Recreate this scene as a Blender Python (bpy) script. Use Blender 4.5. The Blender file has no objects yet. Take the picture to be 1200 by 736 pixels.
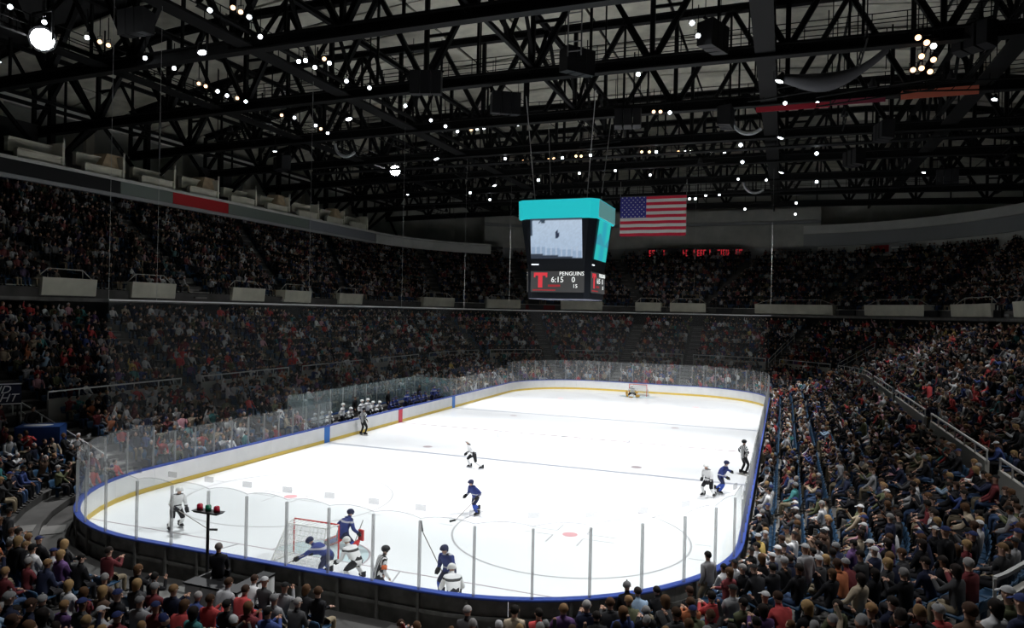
import bpy, bmesh, math, random
import numpy as np
from math import pi, sin, cos, hypot, radians
from mathutils import Vector, Matrix, Quaternion

random.seed(7)
S = bpy.context.scene
C = S.collection

# ------------------------------------------------------------------ camera
CAM = (14.13, -47.63, 8.60)
YAW, PITCH, ROLL, FPX = -0.3636, -0.004, 0.0218, 838.6
_f = Vector((sin(YAW) * cos(PITCH), cos(YAW) * cos(PITCH), sin(PITCH)))
_r = _f.cross(Vector((0, 0, 1))).normalized()
_u = _r.cross(_f)
_r2 = _r * cos(ROLL) + _u * sin(ROLL)
_u2 = -_r * sin(ROLL) + _u * cos(ROLL)
cd = bpy.data.cameras.new('camera')
cd.sensor_width = 36.0
cd.lens = FPX / 1200 * 36.0
cd.clip_end = 400
cam = bpy.data.objects.new('camera', cd)
C.objects.link(cam)
cam.matrix_world = Matrix(((_r2.x, _u2.x, -_f.x, CAM[0]), (_r2.y, _u2.y, -_f.y, CAM[1]),
                           (_r2.z, _u2.z, -_f.z, CAM[2]), (0, 0, 0, 1)))
S.camera = cam

# ------------------------------------------------------------------ world, exposure, light levels
w = bpy.data.worlds.new('world')
S.world = w
w.use_nodes = True
w.node_tree.nodes['Background'].inputs[0].default_value = (0.9, 0.92, 1.0, 1)
w.node_tree.nodes['Background'].inputs[1].default_value = 0.004
S.view_settings.view_transform = 'Standard'
S.view_settings.look = 'None'
S.view_settings.gamma = 1.0
S.view_settings.use_curve_mapping = False
S.view_settings.exposure = 0.0
S.cycles.max_bounces = 6
S.cycles.diffuse_bounces = 3
S.cycles.glossy_bounces = 2
S.cycles.transparent_max_bounces = 24
S.cycles.sample_clamp_indirect = 3.0
ICE_SPOT_W = 16500.0      # watts of each game light aimed at the ice
FILL_SPOT_W = 520.0     # base watts of the fill lights added over the stands


# ------------------------------------------------------------------ helpers
def proj(x, y, z):
    d = Vector((x, y, z)) - Vector(CAM)
    f = d.dot(_f)
    if f < 0.01:
        return None
    return 600 + FPX * d.dot(_r2) / f, 368 - FPX * d.dot(_u2) / f, f


def in_view(x, y, z, m=60):
    p = proj(x, y, z)
    return p is not None and -m < p[0] < 1200 + m and -m < p[1] < 736 + m


def mat(name, col, rough=0.6, metal=0.0, noise=0.0, scale=6.0, emit=None, strength=0.0, spec=0.3, bump=0.0):
    m = bpy.data.materials.new(name)
    m.use_nodes = True
    nt = m.node_tree
    b = nt.nodes['Principled BSDF']
    b.inputs['Base Color'].default_value = (*col, 1)
    b.inputs['Roughness'].default_value = rough
    b.inputs['Metallic'].default_value = metal
    b.inputs['Specular IOR Level'].default_value = spec
    if noise or bump:
        tc = nt.nodes.new('ShaderNodeTexCoord')
        n = nt.nodes.new('ShaderNodeTexNoise')
        n.inputs['Scale'].default_value = scale
        n.inputs['Detail'].default_value = 3
        nt.links.new(tc.outputs['Object'], n.inputs['Vector'])
        if noise:
            r = nt.nodes.new('ShaderNodeValToRGB')
            r.color_ramp.elements[0].position = 0.3
            r.color_ramp.elements[1].position = 0.7
            r.color_ramp.elements[0].color = (*[c * (1 - noise) for c in col], 1)
            r.color_ramp.elements[1].color = (*[min(1, c * (1 + noise)) for c in col], 1)
            nt.links.new(n.outputs['Fac'], r.inputs['Fac'])
            nt.links.new(r.outputs['Color'], b.inputs['Base Color'])
        if bump:
            bp = nt.nodes.new('ShaderNodeBump')
            bp.inputs['Strength'].default_value = bump
            nt.links.new(n.outputs['Fac'], bp.inputs['Height'])
            nt.links.new(bp.outputs['Normal'], b.inputs['Normal'])
    if emit:
        b.inputs['Emission Color'].default_value = (*emit, 1)
        b.inputs['Emission Strength'].default_value = strength
    return m


def clear_mat(name, tint, haze, hazecol, gloss=True):
    m = bpy.data.materials.new(name)
    m.use_nodes = True
    nt = m.node_tree
    nt.nodes.clear()
    out = nt.nodes.new('ShaderNodeOutputMaterial')
    tr = nt.nodes.new('ShaderNodeBsdfTransparent')
    tr.inputs[0].default_value = (*tint, 1)
    df = nt.nodes.new('ShaderNodeBsdfDiffuse')
    df.inputs[0].default_value = (*hazecol, 1)
    mx = nt.nodes.new('ShaderNodeMixShader')
    mx.inputs[0].default_value = haze
    nt.links.new(tr.outputs[0], mx.inputs[1])
    nt.links.new(df.outputs[0], mx.inputs[2])
    last = mx
    if gloss:
        gl = nt.nodes.new('ShaderNodeBsdfGlossy')
        gl.inputs['Roughness'].default_value = 0.08
        lw = nt.nodes.new('ShaderNodeLayerWeight')
        pw = nt.nodes.new('ShaderNodeMath')
        pw.operation = 'POWER'
        pw.inputs[1].default_value = 4.0
        nt.links.new(lw.outputs['Facing'], pw.inputs[0])
        fr = nt.nodes.new('ShaderNodeMath')
        fr.operation = 'MULTIPLY_ADD'
        fr.inputs[1].default_value = 0.22
        fr.inputs[2].default_value = 0.015
        nt.links.new(pw.outputs[0], fr.inputs[0])
        m2 = nt.nodes.new('ShaderNodeMixShader')
        nt.links.new(fr.outputs[0], m2.inputs[0])
        nt.links.new(mx.outputs[0], m2.inputs[1])
        nt.links.new(gl.outputs[0], m2.inputs[2])
        last = m2
    nt.links.new(last.outputs[0], out.inputs[0])
    return m


def attr_mat(name, attribute, kind='OBJECT', rough=0.8):
    """cloth whose colour is a property of the thing (OBJECT) or of its points (GEOMETRY)"""
    m = bpy.data.materials.new(name)
    m.use_nodes = True
    nt = m.node_tree
    b = nt.nodes['Principled BSDF']
    a = nt.nodes.new('ShaderNodeAttribute')
    a.attribute_type = kind
    a.attribute_name = attribute
    tc = nt.nodes.new('ShaderNodeTexCoord')
    n = nt.nodes.new('ShaderNodeTexNoise')
    n.inputs['Scale'].default_value = 9
    mr = nt.nodes.new('ShaderNodeMapRange')
    mr.inputs['To Min'].default_value = 0.75
    mr.inputs['To Max'].default_value = 1.2
    mul = nt.nodes.new('ShaderNodeVectorMath')
    mul.operation = 'SCALE'
    nt.links.new(tc.outputs['Object'], n.inputs['Vector'])
    nt.links.new(n.outputs['Fac'], mr.inputs['Value'])
    nt.links.new(a.outputs['Color'], mul.inputs[0])
    nt.links.new(mr.outputs['Result'], mul.inputs['Scale'])
    nt.links.new(mul.outputs[0], b.inputs['Base Color'])
    b.inputs['Roughness'].default_value = rough
    b.inputs['Specular IOR Level'].default_value = 0.2
    return m


class MB:
    """collects shapes, then makes one mesh"""

    def __init__(s):
        s.v = []
        s.f = []
        s.m = []

    def add(s, vs, fs, mi=0):
        k = len(s.v)
        s.v += [tuple(p) for p in vs]
        s.f += [tuple(i + k for i in q) for q in fs]
        s.m += [mi] * len(fs)
        return s

    def box(s, x0, y0, z0, x1, y1, z1, mi=0):
        return s.add([(x0, y0, z0), (x1, y0, z0), (x1, y1, z0), (x0, y1, z0), (x0, y0, z1), (x1, y0, z1), (x1, y1, z1), (x0, y1, z1)],
                     [(0, 3, 2, 1), (4, 5, 6, 7), (0, 1, 5, 4), (1, 2, 6, 5), (2, 3, 7, 6), (3, 0, 4, 7)], mi)

    def tube(s, p, q, r0, r1=None, n=6, mi=0, cap=True):
        r1 = r0 if r1 is None else r1
        p, q = Vector(p), Vector(q)
        d = (q - p)
        if d.length < 1e-6:
            return s
        d.normalize()
        a = d.cross(Vector((0, 0, 1)) if abs(d.z) < 0.9 else Vector((1, 0, 0))).normalized()
        b = d.cross(a)
        vs, fs = [], []
        for c, r in ((p, r0), (q, r1)):
            for k in range(n):
                t = 2 * pi * (k + .5) / n
                vs.append(c + a * (r * cos(t)) + b * (r * sin(t)))
        for k in range(n):
            j = (k + 1) % n
            fs.append((k, j, n + j, n + k))
        if cap:
            fs.append(tuple(range(n - 1, -1, -1)))
            fs.append(tuple(range(n, 2 * n)))
        return s.add(vs, fs, mi)

    def ball(s, c, r, nu=8, nv=6, mi=0, v0=0.0, v1=1.0):
        """ellipsoid; v0..v1 = part of the way from the top to the bottom"""
        if not hasattr(r, '__len__'):
            r = (r, r, r)
        vs, fs = [], []
        for j in range(nv + 1):
            t = pi * (v0 + (v1 - v0) * j / nv)
            for i in range(nu):
                a = 2 * pi * i / nu
                vs.append((c[0] + r[0] * sin(t) * cos(a), c[1] + r[1] * sin(t) * sin(a), c[2] + r[2] * cos(t)))
        for j in range(nv):
            for i in range(nu):
                k = (i + 1) % nu
                fs.append((j * nu + i, (j + 1) * nu + i, (j + 1) * nu + k, j * nu + k))
        return s.add(vs, fs, mi)

    def mesh(s, name, mats, smooth=False):
        me = bpy.data.meshes.new(name)
        me.from_pydata(s.v, [], s.f)
        for m in (mats if isinstance(mats, (list, tuple)) else [mats]):
            me.materials.append(m)
        me.polygons.foreach_set('material_index', s.m)
        if smooth:
            me.polygons.foreach_set('use_smooth', [True] * len(s.f))
        me.update()
        return me

    def build(s, name, mats, parent=None, smooth=False, **k):
        return link(name, s.mesh(name, mats, smooth), parent, **k)


def link(name, data, parent=None, loc=None, rot=None, label=None, cat=None, group=None, kind=None, M=None):
    o = bpy.data.objects.new(name, data)
    C.objects.link(o)
    if parent is not None:
        o.parent = parent
    if M is not None:
        o.matrix_local = M
    if loc is not None:
        o.location = loc
    if rot is not None:
        o.rotation_euler = (0, 0, rot) if not hasattr(rot, '__len__') else rot
    tag(o, label, cat, group, kind)
    return o


def tag(o, label=None, cat=None, group=None, kind=None):
    if label:
        o['label'] = label
    if cat:
        o['category'] = cat
    if group:
        o['group'] = group
    if kind:
        o['kind'] = kind
    return o


def empty(name, loc=(0, 0, 0), rot=0, label=None, cat=None, group=None, kind=None):
    o = link(name, None, None, loc, rot, label, cat, group, kind)
    o.empty_display_size = 0.2
    return o


def aligned(p, q, wx, wz=None):
    """matrix that lays a unit bar (along local Y, 0..1, section 1x1) from p to q"""
    p, q = Vector(p), Vector(q)
    d = q - p
    L = d.length
    y = d / L
    up = Vector((0, 0, 1)) if abs(y.z) < 0.95 else Vector((1, 0, 0))
    x = y.cross(up).normalized()
    z = x.cross(y)
    wz = wx if wz is None else wz
    return Matrix(((x.x * wx, y.x * L, z.x * wz, p.x), (x.y * wx, y.y * L, z.y * wz, p.y), (x.z * wx, y.z * L, z.z * wz, p.z), (0, 0, 0, 1)))


# ------------------------------------------------------------------ materials
M = {}
M['ice'] = mat('ice', (0.90, 0.92, 0.93), 0.22, noise=0.015, scale=0.35, spec=0.25)
M['line_blue'] = mat('line_paint_blue', (0.36, 0.38, 0.43), 0.4)
M['line_red'] = mat('line_paint_red', (0.40, 0.34, 0.36), 0.4)
M['line_grey'] = mat('line_paint_grey', (0.46, 0.46, 0.47), 0.4)
M['dot_red'] = mat('dot_paint_red', (0.72, 0.40, 0.42), 0.4)
M['crease'] = mat('crease_paint', (0.55, 0.68, 0.70), 0.4)
M['board'] = mat('board_plastic', (0.88, 0.88, 0.87), 0.35, noise=0.04, scale=1.5)
M['board_back'] = mat('board_back', (0.20, 0.20, 0.185), 0.6, noise=0.3, scale=3)
M['kick'] = mat('kick_yellow', (0.72, 0.52, 0.10), 0.4)
M['cap'] = mat('cap_blue', (0.05, 0.09, 0.36), 0.4)
M['mark_blue'] = mat('mark_blue', (0.03, 0.17, 0.55), 0.4)
M['mark_red'] = mat('mark_red', (0.60, 0.03, 0.06), 0.4)
M['post'] = clear_mat('clear_mullion', (0.80, 0.80, 0.80), 0.30, (0.7, 0.7, 0.7), False)
M['glass'] = clear_mat('rink_glass', (0.97, 0.985, 0.98), 0.055, (0.8, 0.82, 0.85))
M['glass_bench'] = clear_mat('bench_glass', (0.93, 0.97, 0.97), 0.22, (0.45, 0.58, 0.60))
M['clip'] = clear_mat('frosted_clip', (0.92, 0.92, 0.92), 0.16, (0.4, 0.4, 0.4), False)
M['net'] = clear_mat('net_cord', (0.93, 0.93, 0.93), 0.028, (0.55, 0.55, 0.55), False)
M['cable'] = mat('steel_cable', (0.55, 0.55, 0.53), 0.4, 0.3)
M['concrete'] = mat('concrete', (0.17, 0.165, 0.155), 0.85, noise=0.25, scale=1.2, bump=0.1)
M['concrete_dark'] = mat('concrete_dark', (0.075, 0.072, 0.068), 0.85, noise=0.25, scale=1.0)
M['cream'] = mat('cream_concrete', (0.58, 0.56, 0.46), 0.7, noise=0.12, scale=0.9)
M['cream_rail'] = mat('cream_paint', (0.42, 0.41, 0.37), 0.5)
M['wall'] = mat('wall_grey', (0.42, 0.42, 0.38), 0.8, noise=0.15, scale=0.5)
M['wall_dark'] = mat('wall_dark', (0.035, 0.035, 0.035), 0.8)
M['band_light'] = mat('band_light', (0.62, 0.62, 0.58), 0.7, noise=0.08, scale=0.6)
M['band_mid'] = mat('band_mid', (0.30, 0.31, 0.31), 0.7)
M['band_black'] = mat('band_black', (0.015, 0.015, 0.016), 0.5)
M['band_green'] = mat('band_green', (0.16, 0.19, 0.17), 0.6)
M['band_red'] = mat('band_red', (0.42, 0.02, 0.025), 0.6)
M['band_blue'] = mat('band_blue', (0.20, 0.21, 0.23), 0.6)
M['tan'] = mat('tan_cloth', (0.52, 0.40, 0.26), 0.85, noise=0.15, scale=2)
M['ceiling'] = mat('ceiling_panel', (0.62, 0.60, 0.50), 0.8, noise=0.2, scale=0.7)
M['steel'] = mat('black_steel', (0.006, 0.006, 0.006), 0.6, 0.0, spec=0.15)
M['steel_grey'] = mat('grey_steel', (0.05, 0.05, 0.05), 0.5, 0.2)  # plain grey steel of frames, legs and bars
M['duct'] = mat('duct_fabric', (0.07, 0.07, 0.075), 0.8)
M['pipe'] = mat('galvanised_pipe', (0.25, 0.25, 0.25), 0.4, 0.6)
M['black'] = mat('black_plastic', (0.012, 0.012, 0.013), 0.5)
M['seat'] = mat('seat_blue', (0.022, 0.06, 0.115), 0.5, noise=0.12, scale=4)
M['lamp_w'] = mat('lamp_white', (1, 1, 1), emit=(0.86, 0.93, 1.0), strength=9.0)
M['lamp_a'] = mat('lamp_amber', (1, .9, .8), emit=(1.0, 0.56, 0.30), strength=3.0)
M['lamp_x'] = mat('lamp_bright', (1, 1, 1), emit=(0.93, 0.97, 1.0), strength=60.0)
M['skin'] = attr_mat('skin', 'skin_tone')
M['jacket'] = attr_mat('jacket_cloth', 'top_colour')
M['trousers'] = attr_mat('trouser_cloth', 'leg_colour')
M['hair'] = attr_mat('hair_or_hat', 'head_colour')
M['shoe'] = mat('shoe', (0.02, 0.018, 0.016), 0.5)
M['crowd'] = attr_mat('crowd_cloth', 'tint', 'GEOMETRY')
M['flesh'] = mat('flesh', (0.52, 0.33, 0.25), 0.6)
M['eye'] = mat('eye_dark', (0.03, 0.02, 0.02), 0.4)
M['white_cloth'] = mat('white_jersey', (0.78, 0.78, 0.78), 0.8, noise=0.05)
M['blue_cloth'] = mat('blue_jersey', (0.035, 0.075, 0.36), 0.8, noise=0.15)
M['black_cloth'] = mat('black_cloth', (0.012, 0.012, 0.014), 0.8)
M['navy_cloth'] = mat('navy_cloth', (0.02, 0.025, 0.07), 0.8)
M['orange_cloth'] = mat('orange_band', (0.75, 0.16, 0.05), 0.7)
M['tan_pad'] = mat('tan_pad', (0.62, 0.36, 0.07), 0.7)
M['red_paint'] = mat('red_paint', (0.6, 0.03, 0.03), 0.4)
M['stick'] = mat('stick_wood', (0.30, 0.28, 0.25), 0.5)
M['steelblade'] = mat('skate_blade', (0.5, 0.5, 0.52), 0.3, 0.8)
M['white_plain'] = mat('white_plain', (0.75, 0.75, 0.73), 0.5)
M['net_white'] = clear_mat('goal_cord', (1, 1, 1), 0.30, (0.75, 0.75, 0.72), False)
M['navy_sign'] = mat('navy_sign', (0.008, 0.012, 0.04), 0.5)
M['letter'] = mat('letter_white', (0.8, 0.8, 0.8), 0.6)
M['blue_vinyl'] = mat('blue_vinyl', (0.02, 0.07, 0.25), 0.5)


# ------------------------------------------------------------------ ring geometry (rounded rectangles round the ice)
HX, HY, RR = 12.85, 30.36, 7.76


def ring(d):
    return (HX + d, HY + d, RR + d)


def seglen(r):
    hx, hy, R = r
    a, b, c = 2 * (hy - R), R * pi / 2, 2 * (hx - R)
    return [a, b, c, b, a, b, c, b]


def rp(r, t):
    """t in 0..8 -> x, y, outward nx, ny. 0 right side, 1 far right corner, 2 far end, 3 far left corner, 4 left side, 5 near left, 6 near end, 7 near right"""
    hx, hy, R = r
    t = t % 8
    k = int(t)
    u = t - k
    cx, cy = hx - R, hy - R
    if k == 0:
        return hx, -cy + 2 * cy * u, 1, 0
    if k == 2:
        return cx - 2 * cx * u, hy, 0, 1
    if k == 4:
        return -hx, cy - 2 * cy * u, -1, 0
    if k == 6:
        return -cx + 2 * cx * u, -hy, 0, -1
    a = {1: 0, 3: pi / 2, 5: pi, 7: 3 * pi / 2}[k] + u * pi / 2
    sx, sy = {1: (cx, cy), 3: (-cx, cy), 5: (-cx, -cy), 7: (cx, -cy)}[k]
    return sx + R * cos(a), sy + R * sin(a), cos(a), sin(a)


def lerp_ring(a, b, u):
    return tuple(a[i] + (b[i] - a[i]) * u for i in range(3))


def samples(t0, t1, ncorner=10, nside=6):
    ts = []
    k = math.floor(t0)
    while k < t1:
        n = nside if k % 2 == 0 else ncorner
        for i in range(n):
            t = k + i / n
            if t0 <= t < t1:
                ts.append(t)
        k += 1
    ts = [t0] + [t for t in ts if t > t0 + 1e-6] + [t1]
    return ts


def sweep(mb, r, profile, t0=0.0, t1=8.0, mi=0, closed=True, nc=10, ns=6, zk=None):
    """profile: list of (d, z) swept along the ring (ring may be a function of d)"""
    ts = samples(t0, t1, nc, ns)
    n = len(profile)
    vs = []
    for t in ts:
        x, y, nx, ny = rp(r, t)
        for d, z in profile:
            vs.append((x + nx * d, y + ny * d, z * (zk(t) if zk else 1)))
    fs = []
    for i in range(len(ts) - 1):
        for j in range(n if closed else n - 1):
            k = (j + 1) % n
            fs.append((i * n + j, (i + 1) * n + j, (i + 1) * n + k, i * n + k))
    if closed and t1 - t0 < 7.999:
        fs.append(tuple(range(n - 1, -1, -1)))
        fs.append(tuple((len(ts) - 1) * n + j for j in range(n)))
    return mb.add(vs, fs, mi)


def rect(d0, z0, d1, z1):
    return [(d0, z0), (d1, z0), (d1, z1), (d0, z1)]


RINK = ring(0)

# ------------------------------------------------------------------ ice and floor
ice = empty('ice_rink', (0, 0, 0), kind='structure')
mb = MB()
pts = [rp(ring(0.05), t)[:2] for t in samples(0, 8, 16, 1)][:-1]
n = len(pts)
mb.add([(x, y, 0.0) for x, y in pts] + [(x, y, -0.12) for x, y in pts],
       [tuple(range(n))] + [(i, n + i, n + (i + 1) % n, (i + 1) % n) for i in range(n)])
mb.build('ice_sheet', M['ice'], ice)
ZL = 0.004


def flat_rect(name, x0, y0, x1, y1, m, z=ZL):
    return MB().box(x0, y0, 0.0, x1, y1, z).build(name, m, ice)


def flat_ring(name, cx, cy, r0, r1, m, a0=0, a1=2 * pi, n=56, z=ZL):
    b = MB()
    vs, fs = [], []
    for k in range(n + 1):
        a = a0 + (a1 - a0) * k / n
        vs += [(cx + r0 * cos(a), cy + r0 * sin(a), z), (cx + r1 * cos(a), cy + r1 * sin(a), z)]
    for k in range(n):
        fs.append((2 * k, 2 * k + 1, 2 * k + 3, 2 * k + 2))
    return b.add(vs, fs).build(name, m, ice)


BL = 9.30
GL = 27.0
for y in (-BL, BL):
    flat_rect('blue_line', -HX, y - .15, HX, y + .15, M['line_blue'])
b = MB()
k = -HX
while k < HX:
    b.box(k, -.15, 0, min(HX, k + .55), .15, ZL)
    k += .85
tag(b.build('dashed_centre_line', M['line_red'], ice), kind='stuff')
for y in (-GL, GL):
    flat_rect('goal_line', -11.9, y - .03, 11.9, y + .03, M['line_red'])
flat_ring('centre_circle', 0, 0, 4.53, 4.60, M['line_blue'])
flat_ring('centre_dot', 0, 0, 0.0, .15, M['line_blue'], n=16)
for sx in (-1, 1):
    for sy in (-1, 1):
        cx, cy = 6.56 * sx, 20.9 * sy
        flat_ring('faceoff_circle', cx, cy, 4.52, 4.60, M['line_grey'])
        flat_ring('faceoff_dot', cx, cy, 0.0, .30, M['dot_red'], n=20, z=.005)
        for a in (-1, 1):
            for q in (-1, 1):
                flat_rect('hash_mark', cx + a * 4.6, cy + q * .85 - .025, cx + a * 5.2, cy + q * .85 + .025, M['line_grey'])
                flat_rect('faceoff_bracket', cx + a * .6, cy + q * .3 - .03, cx + a * 1.8, cy + q * .3 + .03, M['line_grey'])
                flat_rect('faceoff_bracket', cx + a * .6 - .03, cy + min(q * .3, q * 1.2), cx + a * .6 + .03, cy + max(q * .3, q * 1.2), M['line_grey'])
        flat_ring('neutral_dot', 6.56 * sx, 7.6 * sy, 0.0, .30, M['line_red'], n=20)
GOALX = -0.75
for sy in (-1, 1):
    gx = GOALX if sy < 0 else 0.0
    a0, a1 = (0, pi) if sy < 0 else (pi, 2 * pi)
    flat_ring('goal_crease', gx, GL * sy, 0.0, 1.80, M['crease'], a0, a1, z=.002)
    flat_ring('crease_edge', gx, GL * sy, 1.80, 1.86, M['line_red'], a0, a1, z=.006)
for sx in (-1, 1):
    e = MB().tube((sx * 3.3 + GOALX, -GL, .001), (sx * 4.2 + GOALX, -HY, .001), .03, n=4)
    e.build('trapezoid_line', M['line_grey'], ice)

fl = MB()
fl.box(-60, -70, -0.30, 60, 85, -0.13)
sweep(fl, RINK, rect(0.03, -0.13, 4.5, -0.01), mi=0)
fl.build('floor', M['concrete'], kind='structure')

# ------------------------------------------------------------------ boards and glass
boards = empty('rink_boards', (0, 0, 0), label='white rink boards with yellow kick plate, blue cap and clear glass panes', cat='rink boards')
BH = 1.0
for i in range(8):
    L = seglen(RINK)[i]
    npan = max(2, round(L / 2.6))
    for j in range(npan):
        t0, t1 = i + j / npan, i + (j + 1) / npan
        g = .004 / L
        p = MB()
        sweep(p, RINK, rect(.0, 0.0, .05, BH), t0 + g, t1 - g, 0, True, 10, 1)
        sweep(p, RINK, rect(.053, 0.0, .085, BH - .01), t0 + g, t1 - g, 1, True, 10, 1)
        p.build('board_panel', [M['board'], M['board_back']], boards)
for t0, t1 in ((0, 8),):
    p = MB()
    sweep(p, RINK, rect(-.022, .0, -.001, .20))
    p.build('kick_plate', M['kick'], boards)
    p = MB()
    sweep(p, RINK, [(-.03, BH), (.20, BH), (.21, BH + .03), (.20, BH + .06), (-.02, BH + .06)], mi=0, nc=16)
    p.build('cap_rail', M['cap'], boards)
    p = MB()
    sweep(p, RINK, rect(.087, .45, .16, .55), mi=0, nc=16)
    p.build('back_rail', M['board_back'], boards)
# outer stiffeners of the boards
st = MB().box(-.04, .087, 0, .04, .19, BH - .02).mesh('stiffener', M['board_back'])
for i in range(8):
    L = seglen(RINK)[i]
    k = max(2, round(L / 1.3))
    for j in range(k):
        x, y, nx, ny = rp(RINK, i + j / k)
        if in_view(x, y, .5) and i in (5, 6, 7, 0) and proj(x, y, 1)[2] < 45:
            link('stiffener', st, boards, (x, y, 0), math.atan2(ny, nx) - pi / 2)
for y, m, nm in ((-BL, 'mark_blue', 'blue_mark'), (0, 'mark_red', 'red_mark'), (BL, 'mark_blue', 'blue_mark')):
    for sx in (-1, 1):
        MB().box(min(sx * (HX - .03), sx * (HX + .0)), y - .28, 0.0, max(sx * (HX - .03), sx * (HX + .0)), y + .28, BH).build(nm, M[m], boards)

GZ = BH + .06


def pane_mesh(r, t0, t1, h, arch, m, thick=.02):
    ns = 6
    vs, fs = [], []
    for i in range(ns + 1):
        u = i / ns
        x, y, nx, ny = rp(r, t0 + (t1 - t0) * u)
        top = h + arch * (1 - (2 * u - 1) ** 2)
        for d, z in ((.09, GZ - .02), (.09 + thick, GZ - .02), (.09 + thick, GZ + top), (.09, GZ + top)):
            vs.append((x + nx * d, y + ny * d, z))
    for i in range(ns):
        for j in range(4):
            k = (j + 1) % 4
            fs.append((i * 4 + j, (i + 1) * 4 + j, (i + 1) * 4 + k, i * 4 + k))
    fs += [(3, 2, 1, 0), tuple(ns * 4 + j for j in range(4))]
    e = MB().add(vs, fs)
    # polished top edge
    me = bpy.data.meshes.new('glass_pane')
    vs2 = []
    fs2 = []
    for i in range(ns + 1):
        u = i / ns
        x, y, nx, ny = rp(r, t0 + (t1 - t0) * u)
        top = h + arch * (1 - (2 * u - 1) ** 2)
        for d, z in ((.085, GZ + top), (.115, GZ + top), (.115, GZ + top + .02), (.085, GZ + top + .02)):
            vs2.append((x + nx * d, y + ny * d, z))
    for i in range(ns):
        for j in range(4):
            k = (j + 1) % 4
            fs2.append((i * 4 + j, (i + 1) * 4 + j, (i + 1) * 4 + k, i * 4 + k))
    e.add(vs2, fs2, 1)
    return e.mesh('glass_pane', [m, M['clip']])


post_me = MB().box(-.035, .085, 0, .035, .15, 1).mesh('glass_post', M['post'])
clip_me = MB().box(-.15, .085, 0, .15, .14, .16).mesh('pane_clip', M['clip'])
for i in range(8):
    L = seglen(RINK)[i]
    wpane = 1.45 if i in (5, 6, 7) else 1.25
    npan = max(2, round(L / wpane))
    for j in range(npan):
        t0, t1 = i + j / npan, i + (j + 1) / npan
        xm, ym, _, _ = rp(RINK, (t0 + t1) / 2)
        if i == 4 and abs(ym) < BL - .3:
            continue            # open front of the players' benches
        h = 1.9 if i in (5, 6, 7) else (1.5 if i in (0, 4) else 2.15)
        link('glass_pane', pane_mesh(RINK, t0, t1, h, .10 if i in (5, 6, 7) else 0.0, M['glass']), boards)
        x, y, nx, ny = rp(RINK, t0)
        pm = Matrix.Translation((x, y, GZ)) @ Matrix.Rotation(math.atan2(ny, nx) - pi / 2, 4, 'Z') @ Matrix.Diagonal((1, 1, h - .05, 1))
        link('glass_post', post_me, boards, M=pm)
        if i in (5, 6, 7):
            link('pane_clip', clip_me, boards, (x, y, GZ + h + .22), math.atan2(ny, nx) - pi / 2)

# ------------------------------------------------------------------ safety net over the left side and the far end
net = empty('safety_net', (0, 0, 0), label='sheer grey safety net hung above the glass along the left side and far end', cat='net')
p = MB()
sweep(p, RINK, [(.10, GZ + 1.5), (.10, 8.7)], 1.0, 5.25, 0, False, 14, 8)
p.build('net_curtain', M['net'], net)
p = MB()
sweep(p, RINK, rect(.07, 8.68, .12, 8.73), 1.0, 5.25, nc=16)
p.build('top_cable', M['cable'], net)
bar = MB().box(-.5, 0, -.5, .5, 1, .5)
cable_me = bar.mesh('net_cable', M['cable'])
for t in (1.02, 2.0, 3.0, 4.0, 4.25, 4.5, 4.75, 5.0, 5.25):
    x, y, nx, ny = rp(ring(.1), t)
    link('net_cable', cable_me, net, M=aligned((x, y, 8.7), (x, y, 23.5), .010))

# ------------------------------------------------------------------ terraces
AISLES = [0.10, 0.37, 0.64, 0.91, 1.33, 1.67, 2.12, 2.88, 3.33, 3.67, 4.08, 4.31, 4.54, 4.77, 5.0, 5.52, 6.3, 7.0, 7.55]
LOW1 = [(.74 + .94 * i, 0.28 + .31 * i) for i in range(8)]           # (offset, floor)
LOW2 = [(8.75 + .87 * i, 2.95 + .46 * i) for i in range(10)]
UP_A, UP_B = (31.1, 48.9, 25.5), (41.5, 62.5, 27.0)
NUP = 13
UPR = [(lerp_ring(UP_A, UP_B, i / NUP), 9.5 + .62 * i) for i in range(NUP)]



def near_end(t):
    """1 over most of the bowl, 0 behind the near goal, where the floor seats are lower"""
    t = t % 8
    if t < 5.15 or t > 7.6:
        return 1.0
    if t < 5.6:
        return 1 - (t - 5.15) / .45
    if t > 7.1:
        return (t - 7.1) / .5
    return 0.0


K1 = lambda t: .45 + .55 * near_end(t)
K2 = lambda t: .72 + .28 * near_end(t)
low = empty('lower_terrace', (0, 0, 0), kind='structure')
for k, (d, z) in enumerate(LOW1 + LOW2):
    p = MB()
    sweep(p, RINK, rect(d - .42, max(-.01, z - .62), d + .48, z), zk=K1 if k < 8 else K2, ns=12)
    p.build('terrace_step', M['concrete_dark'], low)
up = empty('upper_terrace', (0, 0, 0), kind='structure')
for r, z in UPR:
    p = MB()
    sweep(p, r, rect(-.35, z - .9, .95, z), -.25, 5.2)
    p.build('terrace_step', M['concrete_dark'], up)
p = MB()
sweep(p, RINK, rect(17.2, 6.9, 22.5, 7.15))
p.build('concourse_floor', M['concrete_dark'], low)

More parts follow.
